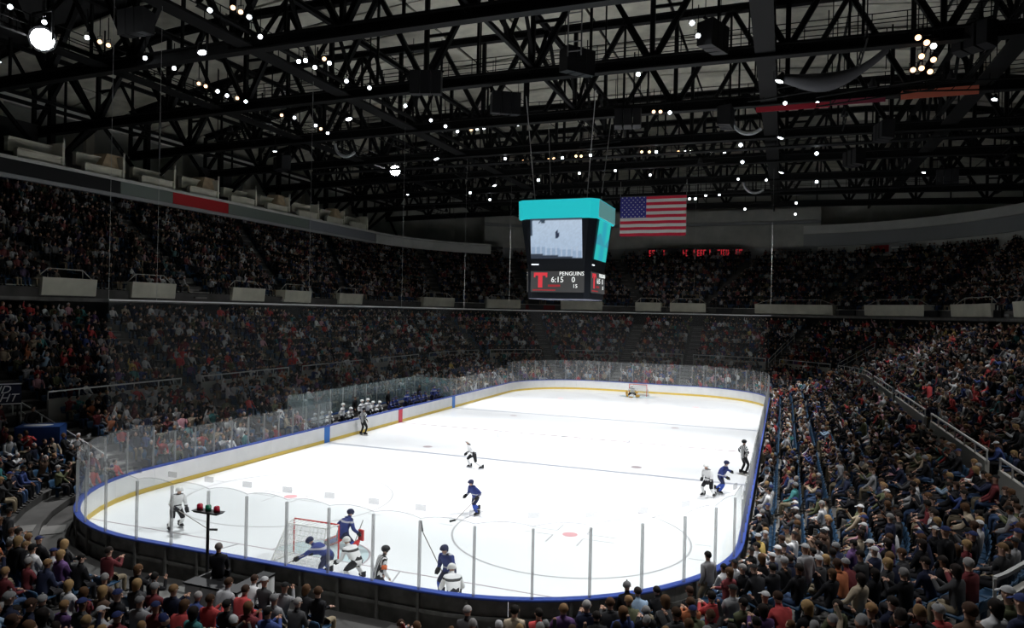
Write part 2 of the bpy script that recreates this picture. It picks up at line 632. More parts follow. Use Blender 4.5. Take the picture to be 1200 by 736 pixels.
# half steps in the aisles, pale nosings
for tier, rows in (('low', [(ring(d), z) for d, z in LOW1]), ('low', [(ring(d), z) for d, z in LOW2]), ('up', UPR)):
    for a in AISLES:
        s = MB()
        cnt = 0
        for r, z in rows:
            x, y, nx, ny = rp(r, a)
            if tier == 'low':
                z = z * (K1(a) if z < 2.9 else K2(a))
            if not in_view(x, y, z, 100):
                continue
            if tier == 'up' and 5.1 < a < 7.2:
                continue
            tx, ty = -ny, nx
            hw = .62
            cnt += 1
            for d0, d1, zz in ((-.55, -.27, z - (.15 if tier == 'low' else .3)), (-.27, .60, z + .012)):
                q = [(x + nx * dd + tx * ww, y + ny * dd + ty * ww) for dd, ww in ((d0, -hw), (d1, -hw), (d1, hw), (d0, hw))]
                s.add([(qx, qy, zz - .14) for qx, qy in q] + [(qx, qy, zz) for qx, qy in q],
                      [(4, 5, 6, 7), (0, 1, 5, 4), (1, 2, 6, 5), (2, 3, 7, 6), (3, 0, 4, 7)])
        if cnt:
            s.build('aisle_steps', M['concrete'], low if tier == 'low' else up, kind='stuff')

# parapet wall with rail between the two lower blocks
par = empty('parapet', (0, 0, 0), kind='structure')
cuts = sorted(set([a for a in AISLES] + [0, 8]))
for a, b_ in zip(cuts[:-1], cuts[1:]):
    if a >= 5.0 and a < 7.4:
        continue
    r = ring(8.2)
    L = sum(seglen(r)[int(a) % 8:int(a) % 8 + 1])
    g = .85 / L
    if b_ - a < 3 * g:
        continue
    p = MB()
    sweep(p, r, rect(.0, 2.0, .14, 3.55), a + g, b_ - g)
    p.build('parapet_wall', M['cream_rail'], par)
    p = MB()
    sweep(p, r, rect(.02, 3.90, .10, 3.97), a + g, b_ - g)
    p.build('handrail', M['cable'], par)
    nn = max(2, round((b_ - a) * L / 2.0))
    for j in range(nn + 1):
        x, y, nx, ny = rp(r, a + g + (b_ - a - 2 * g) * j / nn)
        if in_view(x, y, 3.7):
            link('rail_post', cable_me, par, M=aligned((x + nx * .06, y + ny * .06, 3.5), (x + nx * .06, y + ny * .06, 3.93), .05))
# rails down the aisles beside the right stand and the near left stair
for a, d0, d1 in ((0.91, 8.3, 12.5), (5.0, 2.2, 8.0), (5.0, 8.6, 14), (1.67, 8.6, 14), (1.33, 9.0, 13.0)):
    def prof(d):
        return .28 + .36 * (d - 1.45) if d < 8.3 else 2.95 + .529 * (d - 8.75)
    sr = empty('stair_rail', (0, 0, 0), kind='structure')
    q = []
    for k in range(5):
        d = d0 + (d1 - d0) * k / 4
        x, y, nx, ny = rp(ring(d), a)
        x += -ny * .7
        y += nx * .7
        q.append((x, y, prof(d)))
        link('rail_post', cable_me, sr, M=aligned((x, y, prof(d) - .1), (x, y, prof(d) + .95), .045))
    for h in (.5, .95):
        link('handrail', cable_me, sr, M=aligned((q[0][0], q[0][1], q[0][2] + h), (q[-1][0], q[-1][1], q[-1][2] + h), .05))

# ------------------------------------------------------------------ concourse band (fascia under the upper tier)
CB = ring(17.9)
band = empty('concourse_band', (0, 0, 0), kind='structure')
p = MB()
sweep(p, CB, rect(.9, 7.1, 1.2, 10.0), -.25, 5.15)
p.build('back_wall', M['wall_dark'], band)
p = MB()
sweep(p, CB, rect(-.1, 8.62, .9, 8.86), -.25, 5.15, 0)
p.build('slab_edge', M['concrete'], band)
p = MB()
sweep(p, CB, rect(.25, 9.55, .33, 9.62), -.25, 5.15, 0)
p.build('white_handrail', M['cream_rail'], band)
Lb = seglen(CB)
VOM = []


def left_t(y):
    return 4 + (22.6 - y) / 45.2


for y0, y1 in ((-15.4, -11.5), (-8.6, -4.6), (1.6, 5.7), (8.5, 12.6), (17.5, 22.0)):
    VOM.append((left_t(y1), left_t(y0)))
for a, b_ in ((3.10, 3.24), (3.38, 3.50), (3.62, 3.74), (2.05, 2.5), (2.62, 2.95), (1.62, 1.86), (1.32, 1.52), (1.02, 1.22), (.72, .88), (.45, .62), (.15, .32)):
    VOM.append((a, b_))
for a, b_ in VOM:
    v = MB()
    sweep(v, CB, [(-.22, 9.0), (.6, 8.9), (.9, 9.3), (.9, 10.15), (-.35, 10.15)], a, b_)
    v.build('vomitory_block', M['cream'], band)
    am = (a + b_) / 2
    r2 = MB()
    i = int(am) % 8
    g = (b_ - a) * .18
    # tubular guard over the block
    pts = []
    for t, z in ((a, 10.15), (a + g, 10.75), (b_ - g, 10.75), (b_, 10.15)):
        x, y, nx, ny = rp(CB, t)
        pts.append(Vector((x + nx * .2, y + ny * .2, z)))
    for q0, q1 in zip(pts[:-1], pts[1:]):
        r2.tube(q0, q1, .035, n=5)
    for qq in (pts[1], pts[2]):
        r2.tube(qq, (qq.x, qq.y, 10.1), .035, n=5)
    r2.build('guard_rail', M['cream_rail'], band)
for a, b_ in ((left_t(-16.2), left_t(-26)), (left_t(.7), left_t(-3.6)), (left_t(16), left_t(13.5)), (3.26, 3.36)):
    v = MB()
    sweep(v, CB, rect(.10, 8.9, .14, 9.5), min(a, b_), max(a, b_))
    v.build('dark_red_banner', mat('banner_dark_red', (.14, .015, .015), .8), band)
# seated silhouettes and vents in the band are dark openings
for a in (1.55, 1.93, 2.55, 3.3, .66, .95, 1.27):
    v = MB()
    sweep(v, CB, rect(-.3, 8.95, -.1, 9.55), a, a + .05)
    v.build('dark_opening', M['black'], band)

# ------------------------------------------------------------------ upper ring: fascia, back walls
TOP = (37.0, 60.0, 25.0)
fas = empty('suite_fascia', (0, 0, 0), kind='structure')


def ft(y):
    return 4 + (35.0 - y) / 70.0


def fpanel(name, t0, t1, z0, z1, m, d0=0, d1=.25):
    v = MB()
    sweep(v, TOP, rect(d0, z0, d1, z1), t0, t1)
    v.build(name, m, fas)


# left side coloured panels, y bounds
segs = [(-40, -4.2, 'band_black'), (-4.2, 1.2, 'band_green'), (1.2, 8.0, 'band_red'), (8.0, 20.7, 'band_green'), (20.7, 35.0, 'band_blue')]
for y0, y1, m in segs:
    fpanel('fascia_panel', ft(y1 - .02), ft(y0 + .02), 17.55, 18.55, M[m])
fpanel('fascia_panel', 3.45, 3.995, 17.3, 18.5, M['band_light'])
fpanel('top_trim', 3.45, 5.06, 18.55, 18.80, M['band_light'], -.05, .5)
fpanel('bottom_trim', 4.0, 5.06, 17.25, 17.53, M['band_mid'], .05, .5)
v = MB()
sweep(v, TOP, rect(0.25, 18.2, 9.0, 18.5), 3.4, 5.06)
v.build('suite_floor', M['concrete_dark'], fas)
# far and right fascia: three stacked bands
FAR0, FAR1 = -0.6, 3.42
for z0, z1, m, d in ((17.2, 18.7, 'band_light', 3.6), (18.75, 20.5, 'band_mid', 3.5), (20.55, 21.7, 'band_light', 3.3)):
    v = MB()
    sweep(v, TOP, rect(d, z0, d + .3, z1), -.6, 1.9, nc=14)
    v.build('fascia_band', M[m], fas)
for z0, z1, m in ((17.0, 18.7, 'band_mid'), (18.75, 22.0, 'wall'), (22.1, 22.5, 'band_mid'), (22.6, 24.3, 'wall')):
    v = MB()
    sweep(v, TOP, rect(3.6, z0, 3.9, z1), 1.85, 3.45, nc=14)
    v.build('fascia_band', M[m], fas)
OUT = (46.5, 69.5, 30.0)
v = MB()
sweep(v, OUT, rect(0, 9.0, .4, 32), -0.9, 0.98)
v.build('wall_right', M['wall'], kind='structure')
v = MB()
sweep(v, OUT, rect(0, 9.0, .4, 32), .98, 3.02)
v.build('wall_far', M['wall'], kind='structure')
v = MB()
sweep(v, OUT, rect(0, 9.0, .4, 32), 3.02, 5.25)
v.build('wall_left', M['wall'], kind='structure')
v = MB()
v.box(-48, -63, -.2, 48, -62.6, 32)
v.build('wall_near', M['wall'], kind='structure')

# ceiling: panels between dark purlins
ceil = empty('ceiling', (0, 0, 0), kind='structure')


def cz(x):
    return 31.0 - 5.2 * (abs(x) / 46.0) ** 2


v = MB()
xs = [-48 + 6 * i for i in range(17)]
for a, b_ in zip(xs[:-1], xs[1:]):
    v.add([(a, -63, cz(a) + .6), (b_, -63, cz(b_) + .6), (b_, 72, cz(b_) + .6), (a, 72, cz(a) + .6)], [(0, 1, 2, 3)])
v.build('roof_deck', M['wall_dark'], ceil)
for ix in range(16):
    x0, x1 = xs[ix] + .12, xs[ix + 1] - .12
    pm = MB()
    za, zb = cz(x0), cz(x1)
    pm.add([(x0, 0, za), (x1, 0, zb), (x1, 4.1, zb), (x0, 4.1, za), (x0, 0, za + .15), (x1, 0, zb + .15), (x1, 4.1, zb + .15), (x0, 4.1, za + .15)],
           [(0, 3, 2, 1), (4, 5, 6, 7), (0, 1, 5, 4), (1, 2, 6, 5), (2, 3, 7, 6), (3, 0, 4, 7)])
    me = pm.mesh('ceiling_panel', M['ceiling'])
    y = -24.0
    while y < 70:
        if in_view((x0 + x1) / 2, y + 2, cz(x0), 500) and y > -12:
            link('ceiling_panel', me, ceil, (0, y, random.uniform(-.04, .04)))
        y += 4.4

# ------------------------------------------------------------------ roof steel
ib = MB()
ib.box(-.5, 0, -.5, .5, 1, -.36).box(-.5, 0, .36, .5, 1, .5).box(-.12, 0, -.36, .12, 1, .36)
ibeam = ib.mesh('steel_member', M['steel'])
round_me = MB().tube((0, 0, 0), (0, 1, 0), .5, n=8).mesh('steel_tube', M['steel'])
pipe_me = MB().tube((0, 0, 0), (0, 1, 0), .5, n=8).mesh('bright_pipe', M['pipe'])


def member(name, p, q, wd, par, me=None, wz=None):
    return link(name, me or ibeam, par, M=aligned(p, q, wd, wz))


ordinals = ['first', 'second', 'third', 'fourth', 'fifth', 'sixth', 'seventh', 'eighth', 'ninth', 'tenth', 'eleventh', 'twelfth']
TY = [-17.0, -8.0, 1.0, 10.0, 19.0, 28.0, 37.0, 46.0]
for k, ty in enumerate(TY):
    tr = empty('roof_truss', (0, ty, 0), label='black steel cross truss under the roof, %s from the camera' % ordinals[k], cat='truss', group='cross trusses under the arena roof')
    zb = lambda x: 22.0 + .5 * (1 - (x / 40) ** 2)
    zt = lambda x: min(28.6, cz(x) - .9)
    xs_ = [-42 + 7 * i for i in range(13)]
    for a, b_ in zip(xs_[:-1], xs_[1:]):
        member('bottom_chord', (a, 0, zb(a)), (b_, 0, zb(b_)), .55, tr, wz=.7)
        member('top_chord', (a, 0, zt(a)), (b_, 0, zt(b_)), .5, tr)
        member('brace', (a, 0, zb(a)), ((a + b_) / 2, 0, zt((a + b_) / 2)), .30, tr)
        member('brace', ((a + b_) / 2, 0, zt((a + b_) / 2)), (b_, 0, zb(b_)), .30, tr)
        member('vertical', (a, 0, zb(a)), (a, 0, zt(a)), .26, tr)
        mx, my = (a + b_) / 2, (zb(a) + zt(a)) / 2
        member('sub_brace', (a, 0, my), (mx - 1.75 + .0, 0, my), .16, tr)
        member('hanger', (mx, 0, zb(mx)), (mx, 0, zt(mx)), .14, tr)
# lengthwise trusses
for k, x in enumerate((-36, -24, -12.5, 0, 12.5, 24, 36)):
    nm = ['far left', 'left', 'inner left', 'middle', 'inner right', 'right', 'far right'][k]
    tr = empty('lengthwise_truss', (x, 0, 0), label='black steel lengthwise truss under the roof, the %s one' % nm, cat='truss', group='lengthwise trusses under the roof')
    y = -21.0
    z0, z1 = 23.0, 26.2
    while y < 55:
        if abs(x) > 30 and y > 46:
            break
        member('bottom_chord', (0, y, z0), (0, y + 4.5, z0), .22, tr)
        member('top_chord', (0, y, z1), (0, y + 4.5, z1), .30, tr)
        member('brace', (0, y, z0), (0, y + 2.25, z1), .18, tr)
        member('brace', (0, y + 2.25, z1), (0, y + 4.5, z0), .18, tr)
        y += 4.5
# slanting wind braces between cross trusses and knee braces down to the fascia on both sides
for s, nm in ((-1, 'left'), (1, 'right')):
    for k, ty in enumerate(TY[:-1]):
        kb = empty('knee_brace', (s * 40, ty, 0), label='black knee brace and column at the %s roof edge, %s from the camera' % (nm, ordinals[k]), cat='steel brace', group='columns and knee braces along the roof edge')
        member('column', (0, 0, 18.8), (0, 0, 26.2), .42, kb)
        member('diagonal', (0, 0, 19.0), (-s * 5, 0, 22.6), .28, kb)
        member('diagonal', (0, 0, 19.2), (0, 4.4, 23.6), .24, kb)
        member('diagonal', (0, 4.4, 23.6), (0, 9, 19.2), .24, kb)
        member('strut', (0, 0, 23.6), (0, 9, 23.6), .26, kb)

# catwalks with railings
CW = []
for k, (x, nm) in enumerate(((-23.4, 'left'), (-12.9, 'inner left'), (12.9, 'inner right'), (24.6, 'right'))):
    c = empty('catwalk', (x, 0, 0), label='black steel lengthwise catwalk under the roof, the %s one' % nm, cat='catwalk', group='lengthwise catwalks')
    y0, y1 = -24.0, 44.0
    MB().box(-.5, y0, 22.30, .5, y1, 22.40).build('walkway', M['steel'], c)
    for sx in (-.5, .5):
        for h in (.55, 1.1):
            member('handrail', (sx, y0, 22.4 + h), (sx, y1, 22.4 + h), .06, c, round_me)
        y = y0
        while y <= y1:
            member('rail_post', (sx, y, 22.35), (sx, y, 23.5), .05, c, round_me)
            y += 2.2
    y = y0 + 1
    while y <= y1:
        member('hanger', (0, y, 22.4), (0, y, 24.5), .09, c, round_me)
        y += 6
for k, (y, z) in enumerate(((12.0, 21.9), (31.0, 21.6), (1.9, 22.8), (-6.5, 23.2))):
    c = empty('cross_catwalk', (0, y, 0), label='black crosswise lighting catwalk with thin railing, %s of its kind counted from the camera' % ['third', 'fourth', 'second', 'first'][k], cat='catwalk', group='crosswise catwalks')
    MB().box(-30, -.4, z - .1, 30, .4, z).build('walkway', M['steel'], c)
    for sy in (-.4, .4):
        for h in (.5, 1.0):
            member('handrail', (-30, sy, z + h), (30, sy, z + h), .05, c, round_me)
    x = -30
    while x <= 30:
        member('rail_post', (x, -.4, z), (x, -.4, z + 1.0), .05, c, round_me)
        x += 1.6
    for x in range(-28, 30, 8):
        member('hanger', (x, 0, z), (x, 0, z + 4), .1, c, round_me)

# ------------------------------------------------------------------ lamps
def house(r=.26):
    h = MB()
    h.tube((0, 0, 0), (0, 0, .34), r, r * .62, 10)
    h.tube((0, 0, .34), (0, 0, .5), r * .4, r * .4, 8)
    return h


hous_me = house().mesh('housing', M['black'])
yoke_me = MB().box(-.3, -.02, .0, -.27, .02, .6).box(.27, -.02, 0, .3, .02, .6).box(-.3, -.02, .58, .3, .02, .62).mesh('yoke', M['black'])
lens = {}
for key in 'wax':
    lens[key] = MB().ball((0, 0, .03), (.22, .22, .10), 12, 4, 0, .5, 1.0).mesh('lens', M['lamp_' + key])
fl_groups = {}


def floodlight(x, y, z, key, label, group, aim=(0, 0, 0), watt=0, cone=60, scale=1.0, hang=0.7):
    root = empty('floodlight', (x, y, z), 0, label, 'floodlight', group)
    d = (Vector(aim) - Vector((x, y, z))).normalized()
    q = d.to_track_quat('-Z', 'Y').to_matrix().to_4x4()
    hs = link('housing', hous_me, root, M=q @ Matrix.Scale(scale, 4))
    link('lens', lens[key], hs)
    link('yoke', yoke_me, root, M=Matrix.Scale(scale, 4) @ Matrix.Translation((0, 0, -.05)))
    link('drop_pipe', round_me, root, M=aligned((0, 0, .5 * scale), (0, 0, .5 * scale + hang), .05))
    if watt:
        ld = bpy.data.lights.new('floodlight_beam', 'SPOT')
        ld.energy = watt
        ld.spot_size = radians(cone)
        ld.spot_blend = 0.55
        ld.shadow_soft_size = .45
        ld.color = (0.97, 0.98, 1.0)
        link('beam', ld, root, M=q @ Matrix.Translation((0, 0, -.35)))
    return root


# game lights over the ice: aimed straight at the ice sheet
k = 0
for x in (-13.6, 13.6):
    for y in (-19.5, -6.5, 6.5, 19.5):
        side = 'inner left' if x < 0 else 'inner right'
        floodlight(x, y, 21.3, 'w', 'white game light under the %s catwalk, %s from the near end' % (side, ordinals[int((y + 19.5) / 13)]),
                   'white game lights over the ice', (x * .42, y * 1.10, 0), ICE_SPOT_W, 74, 1.0)
# fill lights added over the stands to brighten the crowd
for x in (-25.0, 25.0):
    for y in (-22.0, 0.0, 22.0):
        side = 'left' if x < 0 else 'right'
        floodlight(x, y, 21.2, 'w', 'added white fill light over the %s stand, %s from the near end' % (side, ordinals[int((y + 22) / 22)]),
                   'fill lights added over the stands', (x * (1.0 if x < 0 else .78), y + (0 if x < 0 else -5), 0), FILL_SPOT_W * (.25 if x < 0 else 11.0), 110 if x < 0 else 78, .7)
floodlight(0, 42.0, 21.0, 'w', 'added white fill light high above the far end stand', 'fill lights added over the stands', (0, 46, 0), FILL_SPOT_W, 130, .7)
floodlight(6, -33.0, 21.0, 'w', 'added white fill light above the near end stand', 'fill lights added over the stands', (8, -36, 0), FILL_SPOT_W * 11.0, 120, .7)

# two glaring lamps and one small one that face the camera, left
floodlight(-22.5, -21.4, 22.3, 'x', 'glaring white spotlight on the left catwalk, nearest the camera', 'glaring spotlights', CAM, 0, 60, 2.6)
floodlight(-22.3, 14.6, 22.3, 'x', 'glaring white spotlight on the left catwalk, far half', 'glaring spotlights', CAM, 0, 60, 2.3)
floodlight(-24.2, -1.5, 22.6, 'w', 'small white spotlight on the left catwalk between the two glaring ones', 'glaring spotlights', CAM, 0, 60, .8)


def lamp_at(u, v, z, key, label, group, sc=.6):
    d = _f + _r2 * ((u - 600) / FPX) + _u2 * ((368 - v) / FPX)
    t = (z - CAM[2]) / d.z
    p = Vector(CAM) + d * t
    floodlight(p.x, p.y, p.z, key, label, group, (CAM[0] + (p.x - CAM[0]) * .3, CAM[1] + (p.y - CAM[1]) * .3, 3), 0, 60, sc, 1.2)


rowA = [(12, 8, 'w'), (52, 26, 'w'), (102, 44, 'w'), (117, 49, 'a'), (127, 53, 'a'), (246, 12, 'w'), (273, 9, 'a'), (282, 14, 'a'), (292, 20, 'w'), (305, 43, 'w'),
        (170, 68, 'w'), (204, 80, 'w'), (233, 98, 'a'), (241, 101, 'a'), (255, 107, 'w'), (266, 112, 'w'), (278, 115, 'a'), (288, 119, 'w'), (310, 127, 'w'),
        (330, 135, 'a'), (345, 138, 'w'), (370, 147, 'w'), (376, 151, 'a'), (384, 156, 'w'), (396, 162, 'w')]
rowB = [(350, 72, 'w'), (358, 71, 'w'), (369, 79, 'w'), (380, 69, 'a'), (386, 74, 'w'), (406, 95, 'w'), (433, 103, 'w'), (447, 109, 'w'), (475, 124, 'w'), (505, 141, 'w'),
        (522, 148, 'w'), (536, 154, 'w'), (552, 152, 'a'), (559, 151, 'w'), (567, 150, 'w'), (607, 146, 'w'), (688, 78, 'w'), (748, 87, 'w')]
rowC = [(592, 186, 'w'), (613, 189, 'a'), (619, 189, 'a'), (629, 189, 'w'), (643, 187, 'a'), (649, 186, 'a'), (659, 185, 'w'), (675, 183, 'a'), (681, 183, 'a'), (692, 182, 'w'),
        (752, 178, 'a'), (761, 178, 'a'), (769, 178, 'w'), (795, 178, 'a'), (803, 178, 'w'), (809, 178, 'w'), (833, 177, 'w'), (849, 178, 'w'), (679, 203, 'w'), (721, 200, 'w'),
        (762, 205, 'w'), (766, 131, 'a'), (774, 131, 'a'), (785, 132, 'w'), (811, 27, 'w'), (818, 42, 'w'), (920, 121, 'w'), (958, 121, 'w'), (865, 210, 'w'), (898, 211, 'w')]
rowD = [(808, 233, 'w'), (815, 233, 'w'), (827, 229, 'w'), (843, 228, 'w'), (631, 211, 'w'), (551, 226, 'w'), (574, 234, 'w'), (873, 245, 'w'), (933, 238, 'w'), (932, 251, 'w'),
        (1076, 44, 'a'), (1086, 50, 'a'), (1094, 54, 'w'), (1080, 66, 'a'), (1094, 70, 'a'), (1070, 82, 'a'), (1080, 80, 'a'), (1090, 84, 'a'),
        (957, 180, 'w'), (957, 213, 'w'), (868, 170, 'w'), (870, 190, 'w')]

for nm, rows, z in (('left', rowA, 22.4), ('near middle', rowB, 22.4), ('crosswise', rowC, 21.9), ('farthest', rowD, 21.5)):
    rows = sorted(rows)
    cnt = {'w': 0, 'a': 0}
    for u, v, key in rows:
        cnt[key] += 1
        k = cnt[key]
        suf = 'th' if 10 <= k % 100 <= 20 else {1: 'st', 2: 'nd', 3: 'rd'}.get(k % 10, 'th')
        lamp_at(u, v, z, key, 'small %s lamp, %d%s of its colour from the left in the %s lamp row' % ('white' if key == 'w' else 'amber', k, suf, nm),
                'small lamps in the %s row' % nm, .55 if nm != 'farthest' else .65)

# ------------------------------------------------------------------ bodies
def ik(a, c, l1, l2, pole):
    a, c, pole = Vector(a), Vector(c), Vector(pole)
    d = c - a
    L = d.length
    L2 = min(L, (l1 + l2) * .995)
    u = d / L
    c = a + u * L2
    x = (l1 * l1 - l2 * l2 + L2 * L2) / (2 * L2)
    h = math.sqrt(max(0, l1 * l1 - x * x))
    pp = (pole - u * pole.dot(u)).normalized()
    return a + u * x + pp * h, c


def figure(name, hip=(0, 0, .95), lean=.1, side=0.0, ank=((-.12, 0, .09), (.12, 0, .09)), hands=((-.25, .1, .85), (.25, .1, .85)),
           turn=0.0, nod=0.0, bulk=1.0, mats=None, sub=1, toe=(0, 1), neckup=.5, fingers=True, kneepole=(0, 1, .1), elbow=(0, -1, -.4)):
    """one continuous skinned body; materials: 0 top, 1 legs, 2 skin, 3 shoes, 4 lower legs, 5 eyes. Returns mesh and head frame"""
    hip = Vector(hip)
    d = Vector((sin(side), sin(lean), cos(lean) * cos(side))).normalized()
    R_ = Vector((1, 0, 0))
    hd = (d * (1 - neckup) + Vector((0, .12, 1)) * neckup).normalized()
    belly, chest, nb = hip + d * .20, hip + d * .40, hip + d * .53
    neck = hip + d * .58 + hd * .02
    h0, h1, h2 = neck + hd * .07, neck + hd * .155, neck + hd * .235
    V = [hip, belly, chest, nb, neck, h0, h1, h2]
    rad = [.150 * bulk, .140 * bulk, .165 * bulk, .095 * bulk, .055, .072, .096, .070]
    E = [(0, 1), (1, 2), (2, 3), (3, 4), (4, 5), (5, 6), (6, 7)]
    reg = {0: 0, 1: 0, 2: 0, 3: 2, 4: 2, 5: 2, 6: 2}
    hand_frames = []
    for s, A, H in ((-1, ank[0], hands[0]), (1, ank[1], hands[1])):
        sh = hip + d * .47 + R_ * (s * .185)
        el, wr = ik(sh, H, .30, .27, (s * .5 + elbow[0], elbow[1], elbow[2]))
        hn = wr + (wr - el).normalized() * .07
        k = len(V)
        V += [sh, el, wr, hn]
        rad += [.078 * bulk, .055 * bulk, .040 * bulk, .036]
        for e, g in (((2, k), 0), ((k, k + 1), 0), ((k + 1, k + 2), 0), ((k + 2, k + 3), 2)):
            reg[len(E)] = g
            E.append(e)
        hand_frames.append((wr, hn, s))
        hj = hip + R_ * (s * .095) + Vector((0, 0, -.05))
        kn, an = ik(hj, A, .43, .43, (kneepole[0] + s * .15, kneepole[1], kneepole[2]))
        t = an + Vector((toe[0] * .15 + s * .02, toe[1] * .15, -.035))
        k = len(V)
        V += [hj, kn, an, t]
        rad += [.105 * bulk, .070 * bulk, .050 * bulk, .042]
        for e, g in (((0, k), 1), ((k, k + 1), 1), ((k + 1, k + 2), 4), ((k + 2, k + 3), 3)):
            reg[len(E)] = g
            E.append(e)
    me = bpy.data.meshes.new('skeleton')
    me.from_pydata([tuple(v) for v in V], E, [])
    o = bpy.data.objects.new('skeleton', me)
    C.objects.link(o)
    sk = o.modifiers.new('skin', 'SKIN')
    sk.use_smooth_shade = True
    for i, v in enumerate(me.skin_vertices[0].data):
        v.radius = (rad[i], rad[i] * (.80 if i in (1, 2) else 1.0))
        v.use_root = (i == 0)
    sb = o.modifiers.new('sub', 'SUBSURF')
    sb.levels = sub
    dg = bpy.context.evaluated_depsgraph_get()
    me2 = bpy.data.meshes.new_from_object(o.evaluated_get(dg))
    bpy.data.objects.remove(o)
    bpy.data.meshes.remove(me)
    nv = len(me2.vertices)
    co = np.empty(nv * 3)
    me2.vertices.foreach_get('co', co)
    co = co.reshape(-1, 3)
    faces = [tuple(p.vertices) for p in me2.polygons]
    cen = np.array([co[list(f)].mean(0) for f in faces])
    best = np.full(len(faces), 1e9)
    mi = np.zeros(len(faces), int)
    for i, (a, b_) in enumerate(E):
        A_, B_ = np.array(V[a]), np.array(V[b_])
        ab = B_ - A_
        t = np.clip(((cen - A_) @ ab) / (ab @ ab), 0, 1)
        dd = np.linalg.norm(cen - (A_ + t[:, None] * ab), axis=1) - (rad[a] * (1 - t) + rad[b_] * t)
        m_ = dd < best
        best[m_] = dd[m_]
        mi[m_] = reg[i]
    mb = MB()
    mb.v = [tuple(x) for x in co]
    mb.f = faces
    mb.m = list(mi)
    bpy.data.meshes.remove(me2)
    # face
    cy_, sy_ = cos(turn), sin(turn)
    F = Vector((-sy_, cy_, 0)) - hd * 0.0
    F = (F - hd * F.dot(hd)).normalized()
    Rt = F.cross(hd).normalized()
    hc = neck + hd * .145
    for s in (-1, 1):
        mb.ball(hc + F * .088 + Rt * (s * .034) + hd * .012, .014, 6, 4, 5)
        mb.ball(hc + Rt * (s * .098) - F * .005, (.016, .02, .028), 6, 4, 2)
    n0 = hc + F * .09
    mb.add([n0 + hd * .015, n0 - Rt * .016 - hd * .03, n0 + Rt * .016 - hd * .03, n0 + F * .032 - hd * .026], [(0, 1, 3), (0, 3, 2), (1, 2, 3)], 2)
    mo = hc + F * .083 - hd * .055
    mb.add([mo - Rt * .024, mo + Rt * .024, mo + Rt * .018 - hd * .01 + F * .006, mo - Rt * .018 - hd * .01 + F * .006], [(0, 1, 2, 3)], 5)
    if fingers:
        for wr, hn, s in hand_frames:
            u = (hn - wr).normalized()
            a = u.cross(Vector((0, 0, 1)))
            a = a.normalized() if a.length > .1 else Vector((1, 0, 0))
            c = a.cross(u)
            for k, L in enumerate((.060, .072, .068, .052)):
                b0 = hn + a * ((k - 1.5) * .018)
                b1 = b0 + u * L * .6 - c * .008
                mb.tube(b0, b1, .0095, .0085, 4, 2, False)
                mb.tube(b1, b1 + u * L * .4 - c * .025, .0085, .006, 4, 2)
            th = wr + u * .02 - a * (.03 * s)
            mb.tube(th, th + u * .05 - a * (.03 * s), .012, .009, 4, 2)
    mesh = mb.mesh(name, mats, smooth=True)
    return mesh, (hc, F, Rt, hd), V


def head_piece(kind, fr, m, name=None):
    """hair, cap, beanie or helmet round a head frame"""
    hc, F, Rt, U = fr
    mb = MB()
    vs, fs = [], []
    nu, nv = 12, 5
    prm = {'short hair': (.104, .112, .50, .10), 'long hair': (.110, .118, .56, .14), 'cap': (.108, .114, .44, .02), 'beanie': (.110, .116, .46, .04), 'helmet': (.125, .142, .56, .06)}[kind]
    rx, ry, ext, tilt = prm
    for j in range(nv + 1):
        for i in range(nu):
            a = 2 * pi * i / nu
            back = .5 - .5 * sin(a)            # 1 at the back of the head
            e = pi * (ext * .74 + (ext * .55) * back * (1.2 if kind != 'cap' else .5)) * j / nv
            p = hc + Rt * (rx * sin(e) * cos(a)) + F * (ry * sin(e) * sin(a) - .008) + U * (.112 * cos(e) + .012)
            if kind == 'long hair' and j == nv:
                p = p - U * (.10 * back) - F * .01 * back
            vs.append(p)
    for j in range(nv):
        for i in range(nu):
            k = (i + 1) % nu
            fs.append((j * nu + i, (j + 1) * nu + i, (j + 1) * nu + k, j * nu + k))
    mb.add(vs, fs)
    if kind == 'cap':
        b0 = hc + U * .045 + F * .085
        q = [b0 - Rt * .07, b0 + Rt * .07, b0 + Rt * .05 + F * .07 - U * .012, b0 - Rt * .05 + F * .07 - U * .012]
        mb.add(q + [v + U * .01 for v in q], [(0, 3, 2, 1), (4, 5, 6, 7), (0, 1, 5, 4), (1, 2, 6, 5), (2, 3, 7, 6), (3, 0, 4, 7)])
    if kind == 'beanie':
        mb.ball(hc + U * .135, .025, 6, 4)
    if kind == 'helmet':
        for s in (-1, 1):
            mb.ball(hc + Rt * (s * .118) - U * .015, (.02, .04, .045), 6, 4)
    return mb.mesh(name or kind.replace(' ', '_'), m, smooth=True)


# ------------------------------------------------------------------ spectators
SPM = [M['jacket'], M['trousers'], M['skin'], M['shoe'], M['trousers'], M['eye']]
sit_ank = ((-.13, .33, .09), (.13, .34, .09))
TPL = []
specs = [
    dict(lean=-.05, hands=((-.15, .22, .60), (.15, .22, .60))),
    dict(lean=.38, hands=((-.10, .42, .62), (.10, .42, .62))),
    dict(lean=-.08, hands=((.10, .22, .80), (-.10, .24, .76)), turn=.5),
    dict(lean=.05, hands=((-.05, .34, .98), (.05, .34, .98)), turn=-.3),
    dict(lean=-.02, side=.10, hands=((-.18, .24, .58), (.06, .26, 1.10)), turn=.2),
    dict(lean=.22, hands=((-.16, .32, .60), (.12, .34, .70)), turn=-.6),
    dict(lean=-.10, hands=((-.32, .18, .66), (.32, .18, .66))),
    dict(lean=.10, hands=((-.10, .30, .72), (.12, .30, .70)), side=-.12, turn=.35),
]
